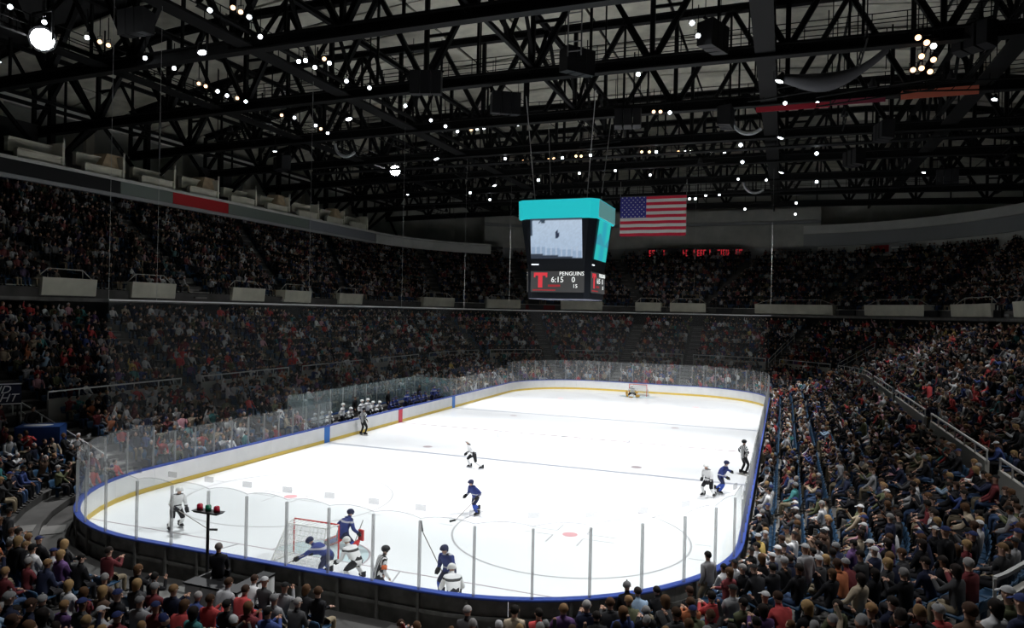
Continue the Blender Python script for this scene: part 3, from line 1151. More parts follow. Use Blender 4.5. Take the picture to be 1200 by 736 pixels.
for i, sp in enumerate(specs):
    me, fr, V = figure('spectator', hip=(0, -.10, .55), ank=sit_ank, mats=SPM, bulk=(1.08, 1.16, 1.0, 1.1, 1.02, 1.2, 1.14, .98)[i], fingers=True, toe=(0, 1), kneepole=(0, .4, 1), **sp)
    TPL.append((me, {k: head_piece(k, fr, M['hair']) for k in ('short hair', 'long hair', 'cap', 'beanie')}, 'seated'))
for hands in (((-.18, .12, .90), (.18, .12, .90)), ((-.32, .25, 1.75), (.32, .25, 1.75))):
    me, fr, V = figure('spectator', hip=(0, 0, .93), ank=((-.13, .02, .09), (.13, .05, .09)), mats=SPM, bulk=1.12, lean=.03, hands=hands)
    TPL.append((me, {k: head_piece(k, fr, M['hair']) for k in ('short hair', 'long hair', 'cap', 'beanie')}, 'standing'))

TOPS = [('black', (.010, .010, .012), 34), ('navy', (.015, .02, .05), 15), ('dark grey', (.05, .05, .052), 16), ('dark red', (.16, .02, .025), 8), ('brown', (.09, .05, .03), 7),
        ('white', (.66, .66, .66), 11), ('light grey', (.34, .34, .35), 10), ('red', (.50, .03, .03), 6), ('light blue', (.20, .30, .42), 3), ('royal blue', (.03, .06, .22), 4),
        ('orange', (.50, .13, .03), 1.2), ('olive', (.10, .11, .05), 4), ('yellow', (.50, .34, .06), .8), ('teal', (.03, .20, .20), 2), ('purple', (.12, .05, .18), 2), ('beige', (.38, .30, .20), 4), ('pink', (.55, .25, .30), 2)]
LEGS = [('jeans', (.04, .07, .14)), ('black trousers', (.012, .012, .014)), ('khaki trousers', (.22, .18, .12)), ('dark trousers', (.03, .028, .03))]
HAIRS = [('short hair', 'dark', (.012, .009, .007)), ('short hair', 'brown', (.06, .03, .015)), ('long hair', 'dark', (.015, .01, .008)), ('long hair', 'brown', (.09, .045, .02)), ('long hair', 'blond', (.28, .18, .08)),
         ('short hair', 'grey', (.25, .24, .23)), ('cap', 'black', (.012, .012, .012)), ('cap', 'white', (.5, .5, .5)), ('short hair', 'black', (.008, .007, .006)), ('short hair', 'brown', (.05, .025, .015)), ('short hair', 'dark', (.02, .015, .012)), ('cap', 'navy', (.02, .03, .1)), ('beanie', 'grey', (.2, .2, .2)), ('short hair', 'sandy', (.22, .13, .06))]
SKINS = [(.50, .30, .22), (.42, .24, .17), (.56, .36, .28), (.20, .10, .06), (.46, .28, .20)]
def muted(c, k=.82):
    g = sum(c) / 3
    return tuple(g + (v - g) * k for v in c)


TOPS = [(n_, muted(c_), w_) for n_, c_, w_ in TOPS]
TW = [t[2] for t in TOPS]

rng = random.Random(11)
rows = []
for i, (d, z) in enumerate(LOW1):
    rows.append((ring(d), z, 'low1', i))
for i, (d, z) in enumerate(LOW2):
    rows.append((ring(d), z, 'low2', i))
for i, (r, z) in enumerate(UPR):
    rows.append((r, z, 'up', i))
BLOCKED = [(-17.9, -24.4, 1.3), (.15, -32.2, 1.5), (.5, -33.2, 1.0), (-20.7, -24.0, 1.2)]
spots, empties = [], []
for r, z0, tier, ri in rows:
    SL = seglen(r)
    for s in range(8):
        L = SL[s]
        k = int(L / .535)
        for j in range(k):
            t = s + (j + .5) / k
            if tier == 'up' and 5.15 < t < 7.75:
                continue
            if any(abs(((t - a + 4) % 8) - 4) * L < .85 for a in AISLES):
                continue
            x, y, nx, ny = rp(r, t)
            z = z0 * (K1(t) if tier == 'low1' else K2(t) if tier == 'low2' else 1)
            p = proj(x, y, z + 1.1)
            if p is None or p[2] < 9.4 or not (-70 < p[0] < 1270 and -40 < p[1] < 790):
                continue
            if tier == 'low1' and s == 4 and abs(y) < BL + .3 and ri < 3:
                continue
            if tier == 'low1' and ri < 2 and (s == 6 or 5.3 < t < 6 or 7 <= t < 7.4):
                continue
            if tier == 'low1' and ri == 2 and (6.2 < t < 7.25) and rng.random() < .45:
                continue
            if any(hypot(x - bx, y - by) < br for bx, by, br in BLOCKED):
                continue
            occ = .93 if tier != 'low1' else (.90 if s in (7, 0) else .94)
            if tier == 'low1' and ri == 0 and s == 0:
                occ = .88
            if tier == 'up':
                occ = .90
            full = rng.random() < occ
            rec = (p[2], x, y, z, nx, ny, tier, ri, s, t, p[0], p[1])
            empties.append((rec, full))
            if full:
                spots.append(rec)
spots.sort()


def look(rec, rg):
    tier, s = rec[6], rec[8]
    tp = rg.choices(range(len(TOPS)), TW)[0]
    return tp, rg.randrange(len(LEGS)), rg.randrange(len(HAIRS)), rg.randrange(len(SKINS))


near = [r for r in spots if 0 <= r[10] <= 1200 and r[11] < 730][:300]
nearset = set(id(r) for r in near)
rowname = ['first', 'second', 'third', 'fourth', 'fifth', 'sixth', 'seventh', 'eighth', 'ninth', 'tenth']


def section(rec):
    x, y, s, u = rec[1], rec[2], rec[8], rec[10]
    if s == 5:
        return 'near left corner'
    if s == 6:
        return 'near end'
    if s == 7:
        return 'near right corner'
    if s == 0:
        return 'right stand'
    return 'left stand'


used = {}
near_label = []
for n_, rec in enumerate(near):
    f_, x, y, z, nx, ny, tier, ri, s, t, pu, pv = rec
    tp, lg, hr, sk = look(rec, rng)
    stand = rng.random() < .03
    ti = 8 if (stand and rng.random() < .7) else (9 if stand and tier == 'low1' and ri < 2 else rng.randrange(8))
    # people the photograph lets one pick out
    special = None
    if 560 < pu < 610 and ri <= 2 and s == 6 and 'yellow jacket' not in used:
        tp, special, ti = 12, 'yellow jacket', 0
    elif 455 < pu < 490 and ri <= 2 and s == 6 and 'green' not in used:
        tp, special = 13, 'green'
    if special:
        used[special] = 1
    me, heads, how = TPL[ti]
    hk, hcname, hcol = HAIRS[hr]
    row = (ri if tier == 'low1' else ri + 8)
    rn = (rowname + ['eleventh', 'twelfth', 'thirteenth', 'fourteenth', 'fifteenth', 'sixteenth', 'seventeenth', 'eighteenth'])[row]
    for attempt in range(60):
        hk, hcname, hcol = HAIRS[hr]
        lab = '%sspectator in %s top and %s, %s %s, %s row, %s' % ('standing ' if how == 'standing' else '', TOPS[tp][0], LEGS[lg][0], hcname, hk, rn, section(rec))
        if how == 'standing':
            lab = lab.replace(' and %s' % LEGS[lg][0], '')
        if lab not in used:
            break
        tp, lg, hr, sk = look(rec, rng)
    used[lab] = 1
    near_label.append((x, y, tier, ri, TOPS[tp][0], LEGS[lg][0]))
    ang = math.atan2(-ny, -nx) - pi / 2
    aim = math.atan2(-8 - y, -x) - pi / 2
    dlt = (aim - ang + pi) % (2 * pi) - pi
    ang += max(-.35, min(.35, dlt * .35)) + rng.uniform(-.12, .12)
    o = link('spectator', me, None, (x, y, z), ang, lab, 'person', 'spectators in the near stands')
    sc = rng.uniform(.93, 1.04)
    o.scale = (sc, sc, sc)
    def j(c):
        q = rng.uniform(.7, 1.3)
        return [v * q for v in c]
    o['top_colour'] = j(TOPS[tp][1])
    o['leg_colour'] = j(LEGS[lg][1])
    o['skin_tone'] = list(SKINS[sk])
    h = link({'short hair': 'hair', 'long hair': 'hair', 'cap': 'cap', 'beanie': 'beanie'}[hk], heads[hk], o)
    h['head_colour'] = j(hcol)

# --- the rest of the crowd: one object
def tri(mb):
    v = np.array(mb.v)
    t, m = [], []
    for q, mi in zip(mb.f, mb.m):
        for k in range(1, len(q) - 1):
            t.append((q[0], q[k], q[k + 1]))
            m.append(mi)
    vm = np.zeros(len(v), int)
    for a, mi in zip(t, m):
        for i in a:
            vm[i] = mi
    return v, np.array(t), vm


def loft(mb, rings, n=6, mi=0):
    vs, fs = [], []
    for cx, cy, z, rx, ry in rings:
        for k in range(n):
            a = 2 * pi * k / n
            vs.append((cx + rx * cos(a), cy + ry * sin(a), z))
    for j in range(len(rings) - 1):
        for k in range(n):
            i = (k + 1) % n
            fs.append((j * n + k, j * n + i, (j + 1) * n + i, (j + 1) * n + k))
    mb.add(vs, fs, mi)


def low_person(kind):
    mb = MB()
    rr_ = random.Random(kind)
    ln = (.0, .10, -.04, .05, .14)[kind % 5]
    loft(mb, [(0, -.10, .42, .18, .14), (0, -.10 + ln * .4, .68, .16, .12), (0, -.10 + ln, .92, .20, .13), (0, -.10 + ln, 1.02, .15, .09), (0, -.09 + ln, 1.06, .05, .05)], 6, 0)
    hz, hy_ = 1.18, -.07 + ln * 1.2
    mb.ball((0, hy_, hz), (.082, .095, .115), 6, 4, 2)
    mb.ball((0, hy_ - .018, hz + .022), (.092, .10, .112), 6, 3, 3, 0, .58)
    for s in (-1, 1):
        mb.tube((s * .09, -.05, .50), (s * .12, .30, .50), .085, .065, 5, 1)
        mb.tube((s * .12, .31, .50), (s * .12, .33, .08), .062, .045, 5, 1, False)
        mb.tube((s * .12, .26, .05), (s * .12, .44, .04), .045, .035, 4, 4)
        sh = (s * .20, -.10 + ln, .97)
        if kind in (3,):
            el, ha = (s * .24, .10 + ln, .86), (s * .06, .24 + ln, 1.02)
        elif kind == 4 and s == 1:
            el, ha = (s * .30, .05, 1.12), (s * .26, .12, 1.38)
        else:
            el, ha = (s * .26, .02 + ln * .6, .70), (s * .12, .26, .58)
        mb.tube(sh, el, .062, .05, 5, 0, False)
        mb.tube(el, ha, .05, .034, 5, 0, False)
        mb.ball(ha, .042, 4, 3, 2)
    return tri(mb)


LP = [low_person(k) for k in range(5)]
VV, TT, CC = [], [], []
off = 0
for rec in spots:
    if id(rec) in nearset:
        continue
    f_, x, y, z, nx, ny, tier, ri, s, t, pu, pv = rec
    if tier == 'up' and False:
        continue
    v, tr_, vm = LP[rng.randrange(5)]
    ang = math.atan2(-ny, -nx) - pi / 2 + rng.gauss(0, .35)
    sc = rng.uniform(.92, 1.10)
    lean_ = rng.gauss(0, .06)
    jy = rng.uniform(-.09, .12)
    ca, sa = cos(ang) * sc, sin(ang) * sc
    P_ = np.empty_like(v)
    v = v.copy()
    v[:, 0] += lean_ * np.maximum(v[:, 2] - .45, 0) * 2
    v[:, 1] += jy + lean_ * np.maximum(v[:, 2] - .45, 0)
    P_[:, 0] = x + v[:, 0] * ca - v[:, 1] * sa
    P_[:, 1] = y + v[:, 0] * sa + v[:, 1] * ca
    stn = 0
    P_[:, 2] = z + v[:, 2] * sc
    tp, lg, hr, sk = look(rec, rng)
    bri = rng.uniform(.7, 1.3) * (.6 if tier == 'up' else 1.0)  # upper tier: dim light of the high stands put into the cloth colours
    pal = np.array([[c * bri for c in muted(TOPS[tp][1], 1.0 if tier != 'up' else .6)], LEGS[lg][1], [c * (.8 if tier == 'up' else 1.0) for c in SKINS[sk]], HAIRS[hr][2], (.02, .02, .02)])  # upper tier also muted, with darker skin, for the same dimness
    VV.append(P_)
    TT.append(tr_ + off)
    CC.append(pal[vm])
    off += len(v)


def big_mesh(name, V_, T_, col=None, mats=None):
    me = bpy.data.meshes.new(name)
    nv, nt_ = len(V_), len(T_)
    me.vertices.add(nv)
    me.vertices.foreach_set('co', V_.astype(np.float32).ravel())
    me.loops.add(nt_ * 3)
    me.loops.foreach_set('vertex_index', T_.astype(np.int32).ravel())
    me.polygons.add(nt_)
    me.polygons.foreach_set('loop_start', np.arange(0, nt_ * 3, 3, dtype=np.int32))
    if col is not None:
        a = me.color_attributes.new('tint', 'FLOAT_COLOR', 'POINT')
        a.data.foreach_set('color', np.concatenate([col, np.ones((nv, 1))], 1).astype(np.float32).ravel())
    me.update(calc_edges=True)
    me.materials.append(mats)
    return me


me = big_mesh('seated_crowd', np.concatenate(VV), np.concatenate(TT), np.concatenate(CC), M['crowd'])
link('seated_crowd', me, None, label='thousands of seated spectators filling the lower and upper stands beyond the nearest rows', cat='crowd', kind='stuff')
print('crowd', len(spots), 'tris', sum(len(t) for t in TT))

# ------------------------------------------------------------------ seats
def seat_parts():
    pan = MB()
    pan.add([(-.23, -.30, .40), (.23, -.30, .40), (.23, .12, .43), (-.23, .12, .43), (-.23, -.30, .44), (.23, -.30, .44), (.23, .12, .47), (-.23, .12, .47)],
            [(0, 3, 2, 1), (4, 5, 6, 7), (0, 1, 5, 4), (1, 2, 6, 5), (2, 3, 7, 6), (3, 0, 4, 7)])
    pan.box(-.04, -.2, 0, .04, -.1, .41)
    bk = MB()
    vs, fs = [], []
    for j, (yy, zz) in enumerate(((-.30, .46), (-.34, .66), (-.37, .84))):
        for i in range(5):
            u = -1 + i / 2
            vs.append((u * (.23 - .01 * j), yy - .03 * (1 - u * u), .44 + (zz - .44) * .72 - .03 * u * u * (j == 2)))
    k0 = len(vs)
    vs += [(a, b - .03, c) for a, b, c in vs]
    for j in range(2):
        for i in range(4):
            q = (j * 5 + i, j * 5 + i + 1, (j + 1) * 5 + i + 1, (j + 1) * 5 + i)
            fs += [q, tuple(k0 + v for v in reversed(q))]
    fs += [(10 + i, 11 + i, k0 + 11 + i, k0 + 10 + i) for i in range(4)]
    for a, b in ((0, 5), (5, 10)):
        fs += [(a, b, k0 + b, k0 + a), (a + 4, k0 + a + 4, k0 + b + 4, b + 4)]
    bk.add(vs, fs)
    return pan, bk


pan, bk = seat_parts()
pan_me, bk_me = pan.mesh('seat_pan', M['seat']), bk.mesh('backrest', M['seat'])
empties.sort(key=lambda e: e[0][0])
free = [e for e in empties if not e[1] and e[0][6] != 'up' and 0 <= e[0][10] <= 1200 and e[0][11] < 730]
seat_near = free[:100]
ids = set()
for e_ in seat_near:
    rec, full = e_
    f_, x, y, z, nx, ny, tier, ri, s, t, pu, pv = rec
    row = (ri if tier == 'low1' else ri + 8)
    rn = (rowname + ['eleventh', 'twelfth', 'thirteenth', 'fourteenth', 'fifteenth', 'sixteenth', 'seventeenth', 'eighteenth'])[row]
    cand = sorted((hypot(q_[0] - x, q_[1] - y), q_) for q_ in near_label if q_[2] == tier and q_[3] == ri)
    if cand and cand[0][0] < 2.5:
        q_ = cand[0][1]
        side = 'right' if (q_[0] - x) * -ny + (q_[1] - y) * nx > 0 else 'left'
        lab = 'empty seat %s of one in %s top and %s, %s row, %s' % (side, q_[4], q_[5], rn, section(rec))
    else:
        lab = 'blue empty seat in the %s row of the %s' % (rn, section(rec))
    if lab in used or len(lab.split()) > 16:
        continue
    used[lab] = 1
    ids.add(id(e_))
    q = empty('arena_seat', (x, y, z), math.atan2(-ny, -nx) - pi / 2, lab, 'seat', 'empty blue seats in the near stands')
    link('seat_pan', pan_me, q)
    link('backrest', bk_me, q)
both = MB()
both.add(pan.v, pan.f)
both.add(bk.v, bk.f)
sv, st_, _ = tri(both)
VV, TT = [], []
off = 0
for e in empties:
    if id(e) in ids:
        continue
    f_, x, y, z, nx, ny, tier, ri, s, t, pu, pv = e[0]
    ang = math.atan2(-ny, -nx) - pi / 2
    P_ = np.empty_like(sv)
    P_[:, 0] = x + sv[:, 0] * cos(ang) - sv[:, 1] * sin(ang)
    P_[:, 1] = y + sv[:, 0] * sin(ang) + sv[:, 1] * cos(ang)
    P_[:, 2] = z + sv[:, 2]
    VV.append(P_)
    TT.append(st_ + off)
    off += len(sv)
me = big_mesh('seat_rows', np.concatenate(VV), np.concatenate(TT), None, M['seat'])
link('seat_rows', me, None, label='rows of blue plastic seats under the seated crowd in all stands', cat='seats', kind='stuff')
# ------------------------------------------------------------------ skaters and officials
def ground(u, v, z=0.0):
    """the point of a level plane that the photograph shows at a pixel"""
    d = _f + _r2 * ((u - 600) / FPX) + _u2 * ((368 - v) / FPX)
    t = (z - CAM[2]) / d.z
    return Vector(CAM) + d * t


skate_mb = MB()
skate_mb.add([(-.05, -.10, .03), (.05, -.10, .03), (.045, .20, .03), (-.045, .20, .03), (-.05, -.10, .20), (.05, -.10, .20), (.04, .16, .09), (-.04, .16, .09)],
             [(0, 3, 2, 1), (4, 5, 6, 7), (0, 1, 5, 4), (1, 2, 6, 5), (2, 3, 7, 6), (3, 0, 4, 7)])
skate_me = skate_mb.mesh('skate', M['black_cloth'])
runner_me = MB().box(-.006, -.12, -.04, .006, .22, .03).mesh('skate_blade', M['steelblade'])


def stripes(base, dark, band=14.0):
    m = bpy.data.materials.new('striped_jersey')
    m.use_nodes = True
    nt = m.node_tree
    b = nt.nodes['Principled BSDF']
    tc = nt.nodes.new('ShaderNodeTexCoord')
    wv = nt.nodes.new('ShaderNodeTexWave')
    wv.wave_type = 'BANDS'
    wv.bands_direction = 'X'
    wv.inputs['Scale'].default_value = band / 6.28 * 1.6
    r = nt.nodes.new('ShaderNodeValToRGB')
    r.color_ramp.interpolation = 'CONSTANT'
    r.color_ramp.elements[0].color = (*base, 1)
    r.color_ramp.elements[1].position = .5
    r.color_ramp.elements[1].color = (*dark, 1)
    nt.links.new(tc.outputs['Object'], wv.inputs['Vector'])
    nt.links.new(wv.outputs['Fac'], r.inputs['Fac'])
    nt.links.new(r.outputs['Color'], b.inputs['Base Color'])
    b.inputs['Roughness'].default_value = .8
    return m


M['ref'] = stripes((.75, .75, .75), (.015, .015, .015))


def hem_band(name, base, trim):
    """jersey with trim bands at fixed heights"""
    m = bpy.data.materials.new(name)
    m.use_nodes = True
    nt = m.node_tree
    b = nt.nodes['Principled BSDF']
    tc = nt.nodes.new('ShaderNodeTexCoord')
    sp = nt.nodes.new('ShaderNodeSeparateXYZ')
    r = nt.nodes.new('ShaderNodeValToRGB')
    r.color_ramp.interpolation = 'CONSTANT'
    e = r.color_ramp.elements
    e[0].color = (*base, 1)
    e[1].position = .045
    e[1].color = (*base, 1)
    mr = nt.nodes.new('ShaderNodeMapRange')
    mr.inputs['From Min'].default_value = .80
    mr.inputs['From Max'].default_value = 2.0
    for p, c in ((.03, base), (.05, trim), (.09, base), (.42, trim), (.47, base)):
        q = e.new(p)
        q.color = (*c, 1)
    nt.links.new(tc.outputs['Object'], sp.inputs[0])
    nt.links.new(sp.outputs['Z'], mr.inputs['Value'])
    nt.links.new(mr.outputs['Result'], r.inputs['Fac'])
    nt.links.new(r.outputs['Color'], b.inputs['Base Color'])
    b.inputs['Roughness'].default_value = .8
    return m


M['jersey_white'] = hem_band('white_hockey_jersey', (.78, .78, .78), (.03, .03, .03))
M['jersey_blue'] = hem_band('blue_hockey_jersey', (.022, .04, .20), (.45, .45, .50))
TEAM = {
    'white': ([M['jersey_white'], M['black_cloth'], M['flesh'], M['black_cloth'], M['white_cloth'], M['eye']], M['white_plain'], M['black_cloth']),
    'blue': ([M['jersey_blue'], M['navy_cloth'], M['flesh'], M['black_cloth'], M['blue_cloth'], M['eye']], M['navy_cloth'], M['black_cloth']),
    'official': ([M['ref'], M['black_cloth'], M['flesh'], M['black_cloth'], M['black_cloth'], M['eye']], M['black'], None),
}
POSES = {
    'glide': dict(hip=(0, 0, .82), lean=.55, ank=((-.22, -.10, .12), (.24, .10, .12)), hands=((-.22, .48, .78), (.16, .42, .86)), kneepole=(0, 1, .1)),
    'stride': dict(hip=(0, 0, .80), lean=.62, ank=((-.20, .12, .12), (.38, -.42, .14)), hands=((-.42, .34, .85), (.20, .45, .82)), kneepole=(0, 1, .1), side=-.10),
    'stride2': dict(hip=(0, 0, .82), lean=.55, ank=((-.34, -.35, .14), (.26, .10, .12)), hands=((-.60, .25, .95), (.12, .42, .80)), kneepole=(0, 1, .1), side=.12),
    'stand': dict(hip=(0, 0, .93), lean=.10, ank=((-.16, 0, .12), (.16, .03, .12)), hands=((-.26, .10, .95), (.26, .10, .95))),
    'hips': dict(hip=(0, 0, .93), lean=.02, ank=((-.17, 0, .12), (.17, .0, .12)), hands=((-.20, .06, 1.02), (.20, .06, 1.02)), elbow=(0, -.2, 0)),
    'reach': dict(hip=(0, 0, .70), lean=1.15, ank=((-.22, -.16, .12), (.30, .12, .12)), hands=((-.35, .95, .55), (.20, .70, .60)), kneepole=(0, 1, .1), neckup=.3),
    'crouch': dict(hip=(0, 0, .62), lean=.95, ank=((-.24, -.10, .12), (.26, .06, .12)), hands=((-.30, .62, .50), (.26, .60, .52)), kneepole=(0, 1, .1), neckup=.35),
    'goalie': dict(hip=(0, -.05, .52), lean=.62, ank=((-.52, -.25, .12), (.52, -.25, .12)), hands=((-.46, .30, .55), (.46, .32, .50)), kneepole=(0, 1, -.2)),
    'lean': dict(hip=(0, 0, .86), lean=.42, ank=((-.18, -.05, .12), (.20, .08, .12)), hands=((-.24, .30, .72), (.34, .28, .80)), kneepole=(0, 1, .1)),
}
toward_cam = lambda x, y: math.atan2(CAM[1] - y, CAM[0] - x) - pi / 2
cache = {}


def skater(name, team, pose, x, y, rot, label, group=None, stick=None, scale=1.05, armband=False):
    key = (team, pose)
    if key not in cache:
        bulk = 1.25 if team != 'official' else 1.08
        cache[key] = figure('person', mats=TEAM[team][0], bulk=bulk, fingers=(team == 'official'), **POSES[pose])
        cache[key] += (head_piece('helmet', cache[key][1], TEAM[team][1]),)
    me, fr, V, hel = cache[key]
    o = link(name, me, None, (x, y, .0), rot, label, 'person', group)
    o.scale = (scale,) * 3
    link('helmet', hel, o)
    gm = TEAM[team][2]
    for k, s in ((8, -1), (16, 1)):
        wr, hn = V[k + 2], V[k + 3]
        if gm is not None:
            g = MB().ball(tuple(wr.lerp(hn, .6)), (.075, .085, .075), 8, 6)
            g.tube(wr.lerp(V[k + 1], .25), wr, .068, .075, 8)
            for q in range(4):
                g.tube(hn + Vector((.03 * (q - 1.5), 0, 0)), hn + Vector((.03 * (q - 1.5), .05, -.05)), .02, .016, 5)
            g.build('glove', gm, o, smooth=True)
        an, to = V[k + 6], V[k + 7]
        dr = math.atan2(to.y - an.y, to.x - an.x) - pi / 2
        sk_ = link('skate', skate_me, o, M=Matrix.Translation((an.x, an.y, .045)) @ Matrix.Rotation(dr, 4, 'Z'))
        link('skate_blade', runner_me, sk_)
    if armband:
        el, sh = V[9], V[8]
        for k in (8, 16):
            a, b_ = V[k].lerp(V[k + 1], .45), V[k].lerp(V[k + 1], .85)
            MB().tube(a, b_, .085, .08, 10).build('armband', M['orange_cloth'], o, smooth=True)
    if stick is not None:
        hand = V[8 + 3] if stick[0] == 'L' else V[16 + 3]
        Mw = Matrix.Translation((x, y, 0)) @ Matrix.Rotation(rot, 4, 'Z') @ Matrix.Scale(scale, 4)
        hp = Mw @ hand
        tip = Mw @ Vector(stick[1])
        top = hp + (hp - tip).normalized() * .35
        root = empty('hockey_stick', tuple(tip), 0, stick[2], 'hockey stick')
        lt = tip
        MB().tube(tuple(top - lt), (0, 0, .02), .016, .016, 6).build('shaft', M['stick'], root)
        dr = (Mw.to_3x3() @ Vector(stick[3])).normalized()
        a = Vector((0, 0, .035))
        bl = MB()
        q = [a - Vector((0, 0, .035)), a + dr * .30 - Vector((0, 0, .035)), a + dr * .31 + Vector((0, 0, .04)), a + Vector((0, 0, .04))]
        nrm = Vector((-dr.y, dr.x, 0)) * .012
        bl.add([v - nrm for v in q] + [v + nrm for v in q], [(0, 3, 2, 1), (4, 5, 6, 7), (0, 1, 5, 4), (1, 2, 6, 5), (2, 3, 7, 6), (3, 0, 4, 7)])
        bl.build('blade', M['black'], root)
    return o


def at(u, v):
    p = ground(u, v)
    return p.x, p.y


x, y = at(205, 620)
skater('hockey_player', 'white', 'glide', x, y, toward_cam(x, y) + .35, 'white-jerseyed hockey player gliding alone behind the near left faceoff circle', 'players on the ice',
       ('R', (-.85, .95, .0), 'hockey stick of the lone white player at near left', (-.5, .5, 0)), 1.06)
x, y = at(558, 603)
skater('hockey_player', 'blue', 'stride', x, y, toward_cam(x, y) - .85, 'blue-jerseyed hockey player skating in the middle of the near zone', 'players on the ice',
       ('L', (-.15, 1.25, .0), 'hockey stick of the blue player in the middle', (0, 1, 0)), 1.0)
x, y = at(555, 549)
skater('hockey_player', 'white', 'stride2', x, y, toward_cam(x, y) - 1.2, 'white-jerseyed hockey player striding near the blue line', 'players on the ice', None, 1.0)
x, y = at(831, 582)
skater('hockey_player', 'white', 'glide', x, y, toward_cam(x, y) - .5, 'white-jerseyed hockey player tied up with a dark one near the right boards', 'players on the ice', None, 1.02)
x, y = at(840, 580)
skater('hockey_player', 'blue', 'stride2', x + .1, y + .45, toward_cam(x, y) + 1.1, 'dark-jerseyed hockey player leaning on a white one near the right boards', 'players on the ice', None, 1.04)
skater('hockey_player', 'blue', 'reach', .75, -28.35, 1.75, 'blue-jerseyed hockey player bending low behind the near net', 'players on the ice',
       ('L', (-.3, 1.9, .0), 'hockey stick held out low behind the near net', (0, 1, 0)), 1.05)
skater('hockey_player', 'white', 'crouch', 1.75, -28.3, 1.2, 'white-jerseyed hockey player crouching behind the near net', 'players on the ice', None, 1.05)
skater('hockey_player', 'blue', 'glide', 4.95, -28.2, pi - .15, 'blue-jerseyed hockey player with raised stick by the near boards', 'players on the ice', None, 1.04)
skater('hockey_player', 'white', 'crouch', 5.6, -29.35, .55, 'white-jerseyed hockey player stooping against the near boards', 'players on the ice', None, 1.04)
# the raised stick of the blue player by the near boards
r_ = empty('hockey_stick', (4.75, -28.35, 1.1), 0, 'hockey stick raised by the blue player at the near boards', 'hockey stick')
MB().tube((0, 0, -.35), (-.75, .1, .75), .016, n=6).build('shaft', M['stick'], r_)
MB().tube((-.75, .1, .75), (-.82, .14, 1.05), .03, .02, n=4).build('blade', M['black'], r_)
skater('referee', 'official', 'lean', 3.2, -29.55, -.7, 'striped referee with orange armbands leaning by the near boards', 'officials', None, 1.0, True)
x, y = at(871, 556)
skater('linesman', 'official', 'hips', x, y, toward_cam(x, y) + pi - .9, 'striped linesman standing hands on hips by the right boards', 'officials', None, 1.06)
x, y = at(414, 509)
skater('linesman', 'official', 'stand', max(x, -12.3), y, toward_cam(x, y) + 2.4, 'striped linesman standing at the left boards before the white bench', 'officials', None, 1.04)


def goalie(x, y, rot, team, padm, label, scale=1.05):
    o = skater('goaltender', team, 'goalie', x, y, rot, label, 'goaltenders', None, scale)
    V = cache[(team, 'goalie')][2]
    for k, s in ((8, -1), (16, 1)):
        kn, an = V[k + 5], V[k + 6]
        a = kn + (kn - an).normalized() * .16
        d = (an - a)
        u = d.normalized()
        f = Vector((s * .15, 1, 0)).normalized()
        f = (f - u * f.dot(u)).normalized()
        w_ = u.cross(f)
        p = MB()
        ring_ = []
        for t, wd, th in ((0, .10, .07), (.3, .14, .09), (.7, .14, .08), (1.05, .13, .07)):
            c = a + d * t + f * .09
            ring_.append([c - w_ * wd - f * .03, c - w_ * wd * .8 + f * th, c + w_ * wd * .8 + f * th, c + w_ * wd - f * .03])
        vs = [q for r in ring_ for q in r]
        fs = [(4 * i + j, 4 * i + (j + 1) % 4, 4 * i + 4 + (j + 1) % 4, 4 * i + 4 + j) for i in range(3) for j in range(4)] + [(3, 2, 1, 0), (12, 13, 14, 15)]
        p.add(vs, fs)
        p.build('leg_pad', padm, o)
    hn = V[16 + 3]
    MB().box(hn.x - .10, hn.y - .02, hn.z - .18, hn.x + .12, hn.y + .05, hn.z + .18).build('blocker', padm, o)
    hn = V[8 + 3]
    MB().ball((hn.x, hn.y, hn.z), (.13, .07, .14), 10, 6).build('catch_glove', padm, o, smooth=True)
    return o


goalie(-.45, -25.85, -.25, 'blue', M['red_paint'], 'blue-jerseyed goaltender crouching in front of the near net')
goalie(-.35, 25.9, pi, 'white', M['tan_pad'], 'goaltender with tan pads crouching before the far net')
for gx, gy, nm in ((-.45, -25.85, 'near'), (-.35, 25.9, 'far')):
    s = -1 if gy > 0 else 1
    r_ = empty('goalie_stick', (gx + .1, gy + .55 * s, 0), 0, 'broad goaltender stick resting on the ice, %s net' % nm, 'hockey stick')
    MB().tube((.45, -.1 * s, .95), (.05, 0, .05), .016, .018, 6).build('shaft', M['stick'], r_)
    MB().box(-.35, -.015, 0, .07, .015, .11).build('blade', M['tan_pad'], r_)


